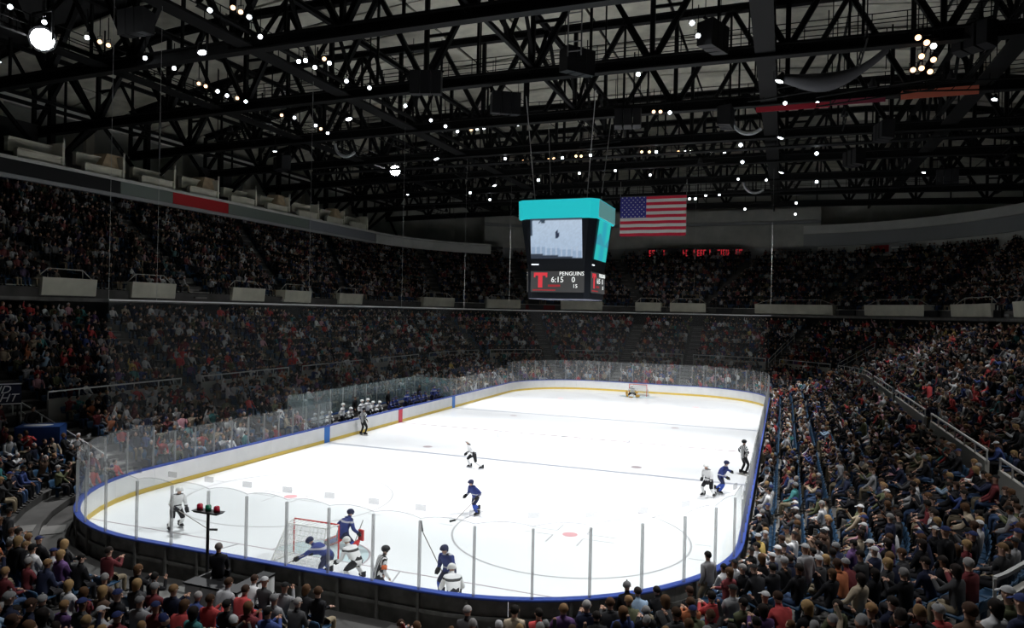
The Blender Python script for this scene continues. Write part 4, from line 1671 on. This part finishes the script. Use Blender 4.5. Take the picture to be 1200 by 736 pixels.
# ------------------------------------------------------------------ goals
def goal(x, y, s, label):
    """s = side the net bulges to along y"""
    g = empty('goal_net', (x, y, 0), 0, label, 'goal')
    W, H, D = .915, 1.22, 1.12
    R = .03
    for sx in (-1, 1):
        MB().tube((sx * W, 0, 0), (sx * W, 0, H), R, n=8).build('goalpost', M['red_paint'], g, smooth=True)
        MB().tube((sx * W, 0, R), (sx * (W + .12), s * D, R), R, n=6).build('base_bar', M['white_plain'], g)
        MB().tube((sx * W, 0, H), (sx * (W - .12), s * .55, H), .022, n=6).build('top_side_bar', M['white_plain'], g)
        MB().tube((sx * (W - .12), s * .55, H), (sx * (W + .02), s * D, R), .016, n=6).build('rear_stay', M['white_plain'], g)
    MB().tube((-W, 0, H), (W, 0, H), R, n=8).build('crossbar', M['red_paint'], g, smooth=True)
    MB().tube((-W + .12, s * .55, H), (W - .12, s * .55, H), .022, n=6).build('rear_top_bar', M['white_plain'], g)
    MB().tube((-W - .12, s * D, R), (W + .12, s * D, R), R, n=6).build('rear_base_bar', M['white_plain'], g)
    n_ = MB()
    A = [(-W, 0, H), (W, 0, H), (W - .12, s * .55, H), (-W + .12, s * .55, H), (W + .12, s * D, 0), (-W - .12, s * D, 0), (-W, 0, 0), (W, 0, 0)]
    n_.add(A, [(0, 1, 2, 3), (3, 2, 4, 5), (0, 3, 5, 6), (1, 7, 4, 2)])
    n_.build('netting', M['net_white'], g)
    c = MB()
    for k in range(1, 10):
        u = k / 10
        xx = -W + 2 * W * u
        c.tube((xx * .87, s * .55, H), (xx * 1.13, s * D, .03), .006, n=3, cap=False)
        c.tube((xx, 0, H), (xx * .87, s * .55, H), .006, n=3, cap=False)
    for k in range(1, 8):
        u = k / 8
        yy, zz = s * (.55 + (D - .55) * u), H * (1 - u)
        ww = W - .12 + .24 * u
        c.tube((-ww, yy, zz), (ww, yy, zz), .006, n=3, cap=False)
    c.build('net_cords', M['white_plain'], g, kind='stuff')
    return g


goal(GOALX, -GL, -1, 'near goal with white netting seen from behind')
goal(0, GL, 1, 'far goal with white netting at the far end of the ice')

# ------------------------------------------------------------------ players' benches on the left
bench = empty('bench_platform', (0, 0, 0), kind='structure')
MB().box(-15.98, -BL + .1, -.05, -13.1, BL - .1, .28).build('platform', M['concrete_dark'], bench)
for y0, y1, nm in ((-BL + .3, -.6, 'white team'), (.6, BL - .3, 'blue team')):
    b_ = empty('players_bench', (-14.35, (y0 + y1) / 2, .28), 0, 'long low bench under the seated %s players' % nm, 'bench', 'players benches')
    hl = (y1 - y0) / 2
    MB().box(-.2, -hl, .38, .2, hl, .44).build('bench_seat', M['stick'], b_)
    for k in range(5):
        yy = -hl + .2 + k * (2 * hl - .4) / 4
        MB().box(-.15, yy - .03, 0, .15, yy + .03, .38).build('bench_leg', M['steel_grey'], b_)
gw = empty('bench_glass_wall', (-15.9, 0, 0), 0, 'tinted teal glass wall behind the players benches', 'glass wall')
MB().box(-.06, -BL, .0, .06, BL, 1.0).build('wall_base', M['blue_vinyl'], gw)
yy = -BL
while yy < BL - .1:
    y2 = min(BL, yy + 1.55)
    MB().box(-.012, yy + .02, 1.0, .012, y2 - .02, 2.75).build('glass_pane', M['glass_bench'], gw)
    link('glass_post', cable_me, gw, M=aligned((0, yy, 1.0), (0, yy, 2.75), .05))
    yy += 1.55
for s in (-1, 1):
    MB().box(-.1, s * BL - .03, 1.0, 2.9, s * BL + .03, 2.55).build('end_pane', M['glass_bench'], gw)
BPOS = {'b1': dict(hip=(0, -.05, .55), lean=.25, ank=((-.16, .36, .10), (.16, .36, .10)), hands=((-.2, .38, .66), (.2, .40, .66)), kneepole=(0, .4, 1)),
        'b2': dict(hip=(0, -.05, .55), lean=.50, ank=((-.16, .36, .10), (.16, .36, .10)), hands=((-.16, .52, .72), (.18, .52, .72)), kneepole=(0, .4, 1))}
POSES.update(BPOS)
rb = random.Random(3)
for team, y0, dy in (('white', -8.7, .78), ('blue', .95, .78)):
    for k in range(11):
        y = y0 + dy * k
        key = 'b1' if rb.random() < .6 else 'b2'
        stnd = k in ((3, 6, 7) if team == 'white' else (2, 8))
        if stnd:
            skater('hockey_player', team, 'stand', -13.75, y, -pi / 2 + rb.uniform(-.4, .4), '%s-jerseyed player standing on the bench, %s from the near end' % (team, (ordinals)[k]), '%s players on the bench' % team, None, 1.03)
            C.objects[-1]
        else:
            skater('hockey_player', team, key, -14.35, y, -pi / 2 + rb.uniform(-.3, .3), '%s-jerseyed player seated on the bench, %s from the near end' % (team, (ordinals)[k]), '%s players on the bench' % team, None, 1.03)
for o in list(C.objects):
    if o.name.startswith('hockey_player') and o.location.x < -13.3 and o.parent is None:
        o.location.z = .28
for k, (y, nm) in enumerate(((-7.2, 'white'), (-2.5, 'white'), (2.2, 'blue'), (7.4, 'blue'))):
    me, heads, how = TPL[8]
    o = link('coach', me, None, (-15.25, y, .28), -pi / 2, 'coach in a dark suit standing behind the %s bench, %s' % (nm, 'near side' if k % 2 == 0 else 'far side'), 'person', 'coaches')
    o['top_colour'] = (.012, .012, .014)
    o['leg_colour'] = (.012, .012, .014)
    o['skin_tone'] = (.5, .3, .22)
    h = link('hair', heads['short hair'], o)
    h['head_colour'] = (.06, .04, .03)

# ------------------------------------------------------------------ goal judge's booth behind the near boards
jb = empty('judge_booth', (.15, -32.0, 0), 0, 'goal judge booth with white side panels and dark counter behind the near boards', 'booth')
P3 = (-.75, -.75, .75, .75)
MB().box(-.85, -.80, 0, .85, -.74, 1.15).build('rear_frame', M['steel_grey'], jb)
for i in range(3):
    MB().box(-.83 + i * .56, -.84, .08, -.31 + i * .56, -.80, 1.10).build('white_panel', M['white_plain'], jb)
for i in range(2):
    MB().box(.86, -.78 + i * .74, .08, .90, -.10 + i * .74, 1.10).build('white_panel', M['white_plain'], jb)
MB().box(.80, -.78, 0, .86, .66, 1.15).build('side_frame', M['steel_grey'], jb)
MB().box(-.86, -.78, 0, -.80, .66, 1.15).build('side_frame', M['steel_grey'], jb)
MB().box(-.88, -.86, 1.12, .92, -.40, 1.17).box(.50, -.40, 1.12, .92, .66, 1.17).build('counter', M['black'], jb)
me, heads, how = TPL[0]
o = link('goal_judge', me, None, (-.25, -32.05, .68), .5, 'grey-haired goal judge in a dark suit sitting in the booth behind the near boards', 'person')
o['top_colour'] = (.010, .010, .012)
o['leg_colour'] = (.012, .012, .014)
o['skin_tone'] = (.5, .3, .22)
h = link('hair', heads['short hair'], o)
h['head_colour'] = (.14, .12, .11)
r_ = empty('judge_stool', (-.25, -32.05, 0), 0, 'black stool under the goal judge', 'stool')
MB().tube((0, -.08, 1.05), (0, -.08, 1.12), .19, n=12).build('seat', M['black'], r_)
for a in range(4):
    MB().tube((.05 * cos(a * pi / 2), -.08 + .05 * sin(a * pi / 2), 1.05), (.2 * cos(a * pi / 2), -.08 + .2 * sin(a * pi / 2), 0), .018, n=5).build('leg', M['steel_grey'], r_)
MB().box(-.3, .15, 0, .3, .45, .68).build('footrest', M['black'], r_)
lamp = empty('goal_light', (-.78, -31.95, 0), 0, 'black pole carrying red and green goal lights beside the judge booth', 'goal light')
MB().tube((0, 0, 0), (0, 0, 2.78), .045, n=8).build('pole', M['black'], lamp)
tray = MB().add([(-.40, -.12, 2.78), (.40, -.12, 2.78), (.40, .12, 2.78), (-.40, .12, 2.78), (-.46, -.16, 2.84), (.46, -.16, 2.84), (.46, .16, 2.84), (-.46, .16, 2.84)],
         [(0, 3, 2, 1), (4, 5, 6, 7), (0, 1, 5, 4), (1, 2, 6, 5), (2, 3, 7, 6), (3, 0, 4, 7)]).build('lamp_tray', M['black'], lamp)
rl = mat('red_glass', (.35, .01, .03), .25)
gl_ = mat('green_glass', (.01, .14, .07), .25)
for xx, m, nm in ((-.30, rl, 'red_lamp'), (.30, rl, 'red_lamp'), (0, gl_, 'green_lamp')):
    MB().tube((xx, 0, 2.84), (xx, 0, 2.97), .085, .08, 10).ball((xx, 0, 2.97), (.08, .08, .05), 10, 4, 0, 0, .5).build(nm, m, tray, smooth=True)


# ------------------------------------------------------------------ scoreboard over centre ice
def text_mesh(s, size, m, name, ext=.006, align='CENTER', shear=0.0):
    cu = bpy.data.curves.new('lettering', 'FONT')
    cu.body = s
    cu.size = size
    cu.extrude = ext
    cu.align_x = align
    cu.shear = shear
    cu.align_y = 'CENTER'
    cu.resolution_u = 2
    o = bpy.data.objects.new('lettering', cu)
    C.objects.link(o)
    me = bpy.data.meshes.new_from_object(o.evaluated_get(bpy.context.evaluated_depsgraph_get()))
    me.name = name
    bpy.data.objects.remove(o)
    me.materials.clear()
    me.materials.append(m)
    return me


SBZ0, SBZ1 = 9.50, 16.05
sb = empty('scoreboard', (0, 0, SBZ0), 0, 'four-sided hanging scoreboard with teal top band and lit video screens over centre ice', 'scoreboard')
teal = mat('teal_lightbox', (.02, .30, .30), emit=(.01, .40, .44), strength=1.0)
teal2 = mat('pale_lightbox', (.2, .25, .25), emit=(.10, .30, .30), strength=.6)
frame = mat('scoreboard_frame', (.008, .010, .014), .4)
navyp = mat('scoreboard_base', (.012, .016, .05), .5)
led_bg = mat('led_panel', (.03, .03, .03), .6, emit=(.035, .035, .035), strength=1)
led_w = mat('led_white', (.8, .8, .8), emit=(.75, .78, .75), strength=1)
led_r = mat('led_red', (.5, .03, .03), emit=(.45, .03, .045), strength=1)
led_dr = mat('led_dim_red', (.3, .02, .02), emit=(.16, .015, .02), strength=1)


def oct_(h, c, z):
    return [(-h, -h + c, z), (-h + c, -h, z), (h - c, -h, z), (h, -h + c, z), (h, h - c, z), (h - c, h, z), (-h + c, h, z), (-h, h - c, z)]


def prism(name, levels, m, par):
    vs = [p for l in levels for p in l]
    n = len(levels[0])
    fs = [tuple(range(n - 1, -1, -1)), tuple(len(vs) - n + i for i in range(n))]
    for j in range(len(levels) - 1):
        fs += [(j * n + i, j * n + (i + 1) % n, (j + 1) * n + (i + 1) % n, (j + 1) * n + i) for i in range(n)]
    return MB().add(vs, fs).build(name, m, par)


HT = SBZ1 - SBZ0
prism('body', [oct_(2.15, .35, 0), oct_(2.2, .38, 1.9), oct_(2.62, .45, HT - 1.3)], frame, sb)
prism('base_panel', [oct_(1.9, .35, -.05), oct_(2.17, .35, 0.0)], navyp, sb)
prism('top_band', [oct_(2.72, .42, HT - 1.28), oct_(2.78, .42, HT - .05)], teal, sb)
for sx in (-1, 1):
    MB().box(min(sx * 2.74, sx * 2.80), -2.25, HT - 1.2, max(sx * 2.74, sx * 2.80), 2.25, HT - .1).build('pale_band_panel', teal2, sb)
prism('top_cover', [oct_(2.80, .42, HT - .05), oct_(2.4, .4, HT + .06)], frame, sb)
pict = bpy.data.materials.new('video_picture')
pict.use_nodes = True
nt = pict.node_tree
bs = nt.nodes['Principled BSDF']
at_ = nt.nodes.new('ShaderNodeAttribute')
at_.attribute_name = 'tint'
nt.links.new(at_.outputs['Color'], bs.inputs['Emission Color'])
bs.inputs['Emission Strength'].default_value = 1.0
bs.inputs['Base Color'].default_value = (.02, .02, .02, 1)


def screen_mesh(wd, ht, tealish):
    nu, nv = 40, 30
    rg = random.Random(5)
    vs, fs, cl = [], [], []
    for j in range(nv + 1):
        for i in range(nu + 1):
            u, v = i / nu, j / nv
            vs.append((wd * (u - .5), 0, ht * v))
            if tealish:
                c = (.02, .42 + .08 * sin(u * 9), .46)
                if .30 < v < .45 + .1 * sin(u * 7):
                    c = (.04, .30, .40)
            else:
                c = (.36 + .08 * v, .47 + .07 * v, .62 + .05 * v)
                if v < .30 - .12 * u:
                    c = (.26, .36, .50)
                if v < .28 and i % 4 == 0:
                    c = (.42, .50, .62)
                if v < .10 - .10 * (1 - u) * 0 - .12 * u + .03:
                    c = (.02, .03, .05)
                if v > .93 or (u < .05 and v > .55) or (v > .84 and .15 < u < .30 and rg.random() < .7):
                    c = (.03, .05, .08)
                if (u - .52) ** 2 / .0012 + (v - .58) ** 2 / .010 < 1:
                    c = (.01, .02, .05)
                n_ = rg.uniform(.93, 1.07)
                c = tuple(q * n_ for q in c)
            cl.append((*c, 1))
    for j in range(nv):
        for i in range(nu):
            k = j * (nu + 1) + i
            fs.append((k, k + 1, k + nu + 2, k + nu + 1))
    me = bpy.data.meshes.new('video_screen')
    me.from_pydata(vs, [], fs)
    a = me.color_attributes.new('tint', 'FLOAT_COLOR', 'POINT')
    a.data.foreach_set('color', np.array(cl, np.float32).ravel())
    me.materials.append(pict)
    return me


scr = {0: screen_mesh(3.55, 2.75, False), 1: screen_mesh(3.3, 3.2, True)}
slope = math.atan2(2.62 - 2.2, HT - 1.3 - 1.9)
for k in range(4):
    R4 = Matrix.Rotation(k * pi / 2, 4, 'Z')
    tilt = Matrix.Translation((0, -2.29, 2.65)) @ Matrix.Rotation(slope, 4, 'X')
    fb = MB().box(-1.9, -.03, -.10, 1.8, .02, -.02).box(-1.9, -.03, 2.78, 1.8, .02, 2.86)
    sf = link('screen_frame', fb.mesh('screen_frame', frame), sb, M=R4 @ tilt)
    link('video_screen', scr[0 if k in (0, 2) else 1], sf, M=Matrix.Translation((-.05, -.05, 0)))
    base = R4 @ Matrix.Translation((0, -2.21, 0))
    spn = link('score_panel', MB().box(-1.85, -.03, .42, 1.85, .02, 1.82).mesh('score_panel', led_bg), sb, M=base)
    up_ = Matrix.Rotation(pi / 2, 4, 'X')

    def put(s, x_, z_, size, m, nm):
        link(nm, text_mesh(s, size, m, nm), spn, M=Matrix.Translation((x_, -.045, z_)) @ up_)
    link('red_figure', MB().box(-1.62, -.05, 1.52, -.68, -.03, 1.72).box(-1.32, -.05, .72, -1.02, -.03, 1.52).box(-.80, -.05, 1.40, -.68, -.03, 1.52).box(-1.62, -.05, 1.40, -1.52, -.03, 1.52).mesh('red_figure', led_r), spn)
    put('PENGUINS', 1.0, 1.64, .36, led_w, 'team_name')
    put('6:15', .02, 1.24, .52, led_w, 'clock_digits')
    put('0', 1.12, 1.24, .52, led_w, 'score_digit')
    put('15', 1.25, .82, .34, led_w, 'shot_digits')
    link('red_row', MB().box(-.62, -.05, .78, .22, -.03, .92).mesh('red_row', led_dr), spn)
    link('red_row', MB().box(-1.7, -.05, .52, -.1, -.03, .60).mesh('red_row', led_dr), spn)
    link('corner_lamp', MB().box(-1.8, -.09, 2.22, -1.3, -.04, 2.30).mesh('corner_lamp', mat('strip_lamp', (1, 1, 1), emit=(.9, .95, 1), strength=1.0)), sb, M=base)
for sx in (-1, 1):
    for sy in (-1, 1):
        link('hanging_cable', cable_me, sb, M=aligned((sx * 1.8, sy * 1.8, HT), (sx * 2.4, sy * 2.4, HT + 7), .04))
MB().box(-2.6, -.12, HT + .5, 2.6, .12, HT + .7).box(-.12, -2.6, HT + .5, .12, 2.6, HT + .7).build('lift_frame', M['steel'], sb)
sp2 = MB()
sp2.box(-1.2, -1.2, HT + .06, 1.2, 1.2, HT + .5)
sp2.build('hoist_box', M['black'], sb)

# ------------------------------------------------------------------ flag
FW, FH = 6.9, 4.2
flag = empty('national_flag', (1.0, 27.7, 16.8), 0, 'red white and blue striped flag with stars hanging beyond the scoreboard', 'flag')
mw, mr_, mbu = mat('flag_white', (.55, .55, .52), .8), mat('flag_red', (.45, .015, .04), .8), mat('flag_blue', (.03, .03, .20), .8)


def fy(u, z):
    return .12 * sin(u * 2.2) * (FH - z) / FH


f_ = MB()
for i in range(13):
    z0, z1 = FH * i / 13, FH * (i + 1) / 13
    c0 = FW * .40 if i >= 6 else 0
    n_ = 14
    for k in range(n_):
        a, b_ = c0 + (FW - c0) * k / n_, c0 + (FW - c0) * (k + 1) / n_
        f_.add([(a - FW / 2, fy(a, z0), z0), (b_ - FW / 2, fy(b_, z0), z0), (b_ - FW / 2, fy(b_, z1), z1), (a - FW / 2, fy(a, z1), z1)], [(0, 1, 2, 3)], i % 2)
f_.build('striped_cloth', [mr_, mw], flag)
f_ = MB()
zc = FH * 6 / 13
n_ = 8
for k in range(n_):
    a, b_ = FW * .4 * k / n_, FW * .4 * (k + 1) / n_
    f_.add([(a - FW / 2, fy(a, zc), zc), (b_ - FW / 2, fy(b_, zc), zc), (b_ - FW / 2, fy(b_, FH), FH), (a - FW / 2, fy(a, FH), FH)], [(0, 1, 2, 3)])
f_.build('blue_canton', mbu, flag)
f_ = MB()
for j in range(9):
    for i in range(6 if j % 2 == 0 else 5):
        cx = FW * .4 * ((i + (.5 if j % 2 == 0 else 1.0)) / 6) - FW / 2
        cz_ = zc + (FH - zc) * (j + .5) / 9
        vs = []
        for k in range(10):
            r0 = .095 if k % 2 == 0 else .04
            a = pi / 2 + k * pi / 5
            vs.append((cx + r0 * cos(a), fy(cx + FW / 2, cz_) - .02, cz_ + r0 * sin(a)))
        f_.add(vs, [tuple(range(10))])
f_.build('stars', mw, flag, kind='stuff')
MB().tube((-FW / 2 - .1, 0, FH), (FW / 2 + .1, 0, FH), .04, n=6).build('hanging_bar', M['steel_grey'], flag)
for s in (-1, 1):
    link('hanging_cable', cable_me, flag, M=aligned((s * FW / 2, 0, FH), (s * FW / 2, 0, FH + 1.6), .03))

# red dotted message board on the far wall
lb = empty('message_board', (1.0, 61.5, 17.0), 0, 'long black message board with red dotted segments on the far wall', 'sign')
MB().box(-6.5, 0, 0, 7.0, .25, 1.6).build('panel', M['black'], lb)
rg = random.Random(9)
seg = MB()
xx = -6.3
while xx < 6.8:
    wd = rg.choice((.12, .3, .45, .3))
    if rg.random() < .62:
        for z_ in (.35, .75, 1.15):
            if rg.random() < .7:
                seg.box(xx, -.04, z_, xx + wd, 0, z_ + .16)
        seg.box(xx, -.04, .35, xx + .10, 0, 1.31)
    xx += wd + .14
seg.build('red_segments', mat('led_red_board', (.3, .02, .02), emit=(.38, .02, .03), strength=1), lb, kind='stuff')

# ------------------------------------------------------------------ suites above the left fascia
for k in range(13):
    y = -32.0 + 5.3 * k
    if y > 33:
        break
    x = -TOP[0]
    sbx = empty('suite_box', (x, y, 18.5), 0, 'cream open suite box with counters above the left fascia, %s from the near end' % (ordinals + ['thirteenth'])[k], 'suite box', 'open suite boxes above the left fascia')
    W_ = 3.3
    hh = random.uniform(-.12, .12)
    MB().box(-.75, -W_ / 2, .35, -.35, W_ / 2, .95).box(-.75, -W_ / 2, .95, -.25, W_ / 2, 1.05).build('front_counter', M['cream'], sbx)
    MB().box(-1.75, -W_ / 2, .9, -1.35, W_ / 2, 1.75 + hh).box(-1.8, -W_ / 2, 1.75 + hh, -1.25, W_ / 2, 1.85 + hh).build('rear_counter', M['cream'], sbx)
    MB().box(-1.9, W_ / 2, 0, -.2, W_ / 2 + .18, 2.1).build('side_wall', M['cream'], sbx)
    MB().box(-.34, W_ / 2 + .1, 0, -.22, W_ / 2 + .22, 2.5).build('corner_post', M['cream_rail'], sbx)
    if k in (5, 7, 9, 11):
        MB().add([(-2.4, -.3, .9), (-.5, -.1, .9), (-.5, 2.3, .9), (-2.4, 2.3, .9), (-2.2, .6, 2.3), (-1.0, .8, 2.3), (-1.0, 2.0, 2.3), (-2.2, 2.0, 2.3)],
                 [(0, 3, 2, 1), (4, 5, 6, 7), (0, 1, 5, 4), (1, 2, 6, 5), (2, 3, 7, 6), (3, 0, 4, 7)]).build('tan_cover', M['tan'], sbx)
    if k in (1, 2, 3, 4, 8):
        MB().box(-4.6, -W_ / 2, .6, -4.3, W_ / 2 + 1.0, 4.0).build('dark_opening', M['wall_dark'], sbx)
# pale roof edge beam along the left wall
MB().box(-44.6, -40, 24.4, -44.0, 42, 25.4).build('trim_1', M['band_light'], kind='structure')
for y in (-24, -18, -10, -2, 8, 18, 28):
    MB().box(-44.2, y, 18.5, -43.8, y + .8, 24.6).build('trim_2', M['cream'], kind='structure')

# ------------------------------------------------------------------ signs and tunnel cover near the left edge
sg = empty('beer_sign', (-21.1, -24.4, 3.55), radians(55), 'navy sign with slanted white lettering hung over the left aisle', 'sign')
MB().box(-1.4, -.04, 0, 1.05, .04, 1.05).build('sign_board', M['navy_sign'], sg)
MB().box(-1.4, -.06, .02, 1.05, -.04, .07).box(-1.4, -.06, .98, 1.05, -.04, 1.03).build('silver_edge', M['letter'], sg)
for s_, z_, x_ in (('BUD', .72, .05), ('LIGHT', .32, .10)):
    link('lettering', text_mesh(s_, .54, M['letter'], 'lettering', .02, 'CENTER', .35), sg, M=Matrix.Translation((x_, -.06, z_)) @ Matrix.Rotation(pi / 2, 4, 'X'))
for s in (-1.2, .9):
    MB().box(s - .04, 0, -1.6, s + .04, .06, 0).build('sign_leg', M['steel_grey'], sg)
tc_ = empty('tunnel_cover', (-17.9, -24.4, 1.65), radians(40), 'blue vinyl tunnel cover with a white oval near the left corner', 'tunnel cover')
MB().box(-.9, -.6, 1.15, .9, .6, 1.2).build('top_sheet', M['blue_vinyl'], tc_)
MB().box(-.9, -.62, .35, .9, -.58, 1.2).build('front_sheet', M['blue_vinyl'], tc_)
MB().box(.86, -.6, .2, .9, .6, 1.2).build('side_sheet', M['blue_vinyl'], tc_)
ov = MB()
ov.add([(.6 * cos(a * pi / 12) - .1, .32 * sin(a * pi / 12), 1.206) for a in range(24)], [tuple(range(24))])
ov.build('white_oval', M['letter'], tc_)
for sx in (-1, 1):
    for sy in (-1, 1):
        MB().box(sx * .82 - .03, sy * .5 - .03, 0, sx * .82 + .03, sy * .5 + .03, 1.15).build('leg', M['steel_grey'], tc_)
# red and orange emblem board on the right fascia
x, y, nx, ny = rp(TOP, 1.66)
eb = empty('fascia_sign', (x + nx * 3.4, y + ny * 3.4, 17.35), math.atan2(ny, nx) - pi / 2, 'grey fascia sign with an orange and red arch on the right', 'sign')
MB().box(-2.5, -.08, 0, 4.5, 0, 1.3).build('sign_board', M['band_mid'], eb)
MB().add([(-2.2, -.1, .25), (-1.2, -.1, .25), (-1.2, -.1, 1.15), (-1.7, -.1, 1.0)], [(0, 1, 2, 3)]).build('orange_arch', M['orange_cloth'], eb)
MB().box(-1.2, -.11, .25, .6, -.09, 1.15).build('red_block', M['band_red'], eb)
MB().box(.9, -.11, .7, 4.0, -.09, .85).box(1.6, -.11, .4, 3.2, -.09, .52).build('grey_lines', M['band_light'], eb)

# ------------------------------------------------------------------ things hung in the roof
rs = empty('red_ribbon', (12.2, -.6, 21.3), 0, 'long thin red and orange ribbon along the right roof truss', 'banner')
MB().box(0, -.05, .0, 4.2, 0, .32).build('ribbon_cloth', mat('ribbon_red', (.45, .03, .05), .7), rs)
MB().box(4.3, -.05, .08, 7.2, 0, .40).build('ribbon_cloth', mat('ribbon_dark_red', (.22, .03, .06), .7), rs)
MB().box(8.0, -.05, .12, 11.9, 0, .62).build('ribbon_cloth', mat('ribbon_coral', (.62, .16, .10), .7), rs)
sw = empty('grey_drape', (13.8, -5.0, 21.9), 0, 'dark grey fabric duct sagging below the right trusses', 'fabric duct')
dm = MB()
n_ = 12
vs, fs = [], []
for i in range(n_ + 1):
    u = i / n_
    rr0 = .22 + .30 * sin(pi * min(1, u * 1.3))
    zc2 = -.5 * sin(pi * u) + 1.1 * u ** 3
    for k in range(8):
        a = 2 * pi * k / 8
        vs.append((5.2 * u, .5 * cos(a), zc2 + rr0 * sin(a)))
for i in range(n_):
    for k in range(8):
        j = (k + 1) % 8
        fs.append((i * 8 + k, (i + 1) * 8 + k, (i + 1) * 8 + j, i * 8 + j))
dm.add(vs, fs).build('duct_skin', M['duct'], sw, smooth=True)
for u in (.1, 5.1):
    link('strap', round_me, sw, M=aligned((u, 0, 0), (u, 0, 2.2), .05))
for k, (u, v, z, l) in enumerate(((160, 42, 22.5, 'top left'), (500, 112, 20.6, 'middle left'), (592, 135, 20.4, 'middle'), (676, 88, 21.0, 'top middle'), (835, 60, 21.5, 'inner right'), (850, 150, 20.6, 'centre right'),
                                   (1035, 165, 20.8, 'right'), (1000, 195, 20.6, 'far right'), (1140, 60, 21.5, 'top right'), (330, 200, 20.6, 'far left'), (1110, 215, 20.8, 'rightmost'), (735, 150, 20.8, 'far middle'))):
    x, y, z = ground(u, v, z)
    sc_ = empty('speaker_cluster', (x, y, z), .3 * k, 'black loudspeaker cluster hanging from the roof trusses, the %s one' % l, 'loudspeakers', 'hanging loudspeaker clusters')
    for j in range(3):
        c_ = MB()
        c_.add([(-.9 + .6 * j, -.4, 0), (-.34 + .6 * j, -.4, 0), (-.38 + .6 * j, .4, .1), (-.86 + .6 * j, .4, .1), (-.9 + .6 * j, -.45, 1.3), (-.34 + .6 * j, -.45, 1.3), (-.38 + .6 * j, .4, 1.2), (-.86 + .6 * j, .4, 1.2)],
               [(0, 3, 2, 1), (4, 5, 6, 7), (0, 1, 5, 4), (1, 2, 6, 5), (2, 3, 7, 6), (3, 0, 4, 7)])
        c_.build('cabinet', M['black'], sc_)
    MB().box(-.95, -.05, 1.3, .95, .05, 1.4).build('fly_bar', M['steel'], sc_)
    for s in (-.8, .8):
        link('chain', round_me, sc_, M=aligned((s, 0, 1.4), (s, 0, 3.2), .04))
ld_ = empty('access_ladder', (4.0, -13.0, 21.5), 0, 'small grey access ladder hanging at the top middle of the roof steel', 'ladder')
for s in (-.35, .35):
    MB().box(s - .03, -.03, 0, s + .03, .03, 3.4).build('stile', M['pipe'], ld_)
for k in range(7):
    MB().box(-.35, -.02, .2 + .48 * k, .35, .02, .25 + .48 * k).build('rung', M['pipe'], ld_)
for k, (u, v, z) in enumerate(((406, 182, 21.0), (885, 225, 21.2), (878, 155, 21.4))):
    p = ground(u, v, z)
    lp = empty('cable_loop', tuple(p), 0, 'grey looped cable bundle drooping from the roof, %s from the left' % ('first', 'third', 'second')[k], 'cable', 'drooping cable bundles')
    cb_ = MB()
    prev = None
    for i in range(13):
        a = pi + pi * .75 * i / 12
        q = (1.1 * cos(a) * (1 if k else 1), 0, 1.1 * sin(a) + 1.0)
        if prev:
            cb_.tube(prev, q, .13, n=6)
        prev = q
    cb_.build('cable_bundle', M['band_mid'], lp)
# random rigging pipes between the trusses: each pipe a thing part of a rigging bay
rg = random.Random(21)
rxs = sorted(rg.uniform(-30, 30) for _ in range(26))
for k in range(26):
    x, y = rxs[k], rg.uniform(-8, 44)
    rgp = empty('rigging_frame', (x, y, 20.9 + rg.uniform(0, 1.8)), rg.choice((0, pi / 2, .2, -.3)), 'black rigging frame of thin pipes hanging below the roof, %d%s from the left' % (k + 1, {1: 'st', 2: 'nd', 3: 'rd', 21: 'st', 22: 'nd', 23: 'rd'}.get(k + 1, 'th')), 'rigging', 'rigging frames in the roof')
    L_ = rg.uniform(2.5, 7)
    for zz in (0, .55):
        link('pipe', round_me, rgp, M=aligned((-L_ / 2, 0, zz), (L_ / 2, 0, zz), .09))
    n_ = int(L_ / .8)
    for i in range(n_ + 1):
        xx = -L_ / 2 + L_ * i / n_
        link('web', round_me, rgp, M=aligned((xx, 0, 0), (min(L_ / 2, xx + .01 + (.5 if i < n_ else 0)), 0, .55), .05))
    for s in (-.4, .4):
        link('drop', round_me, rgp, M=aligned((s * L_, 0, .55), (s * L_, 0, 5.5), .06))
    if rg.random() < .5:
        link('motor', hous_me, rgp, M=Matrix.Translation((0, 0, .6)))
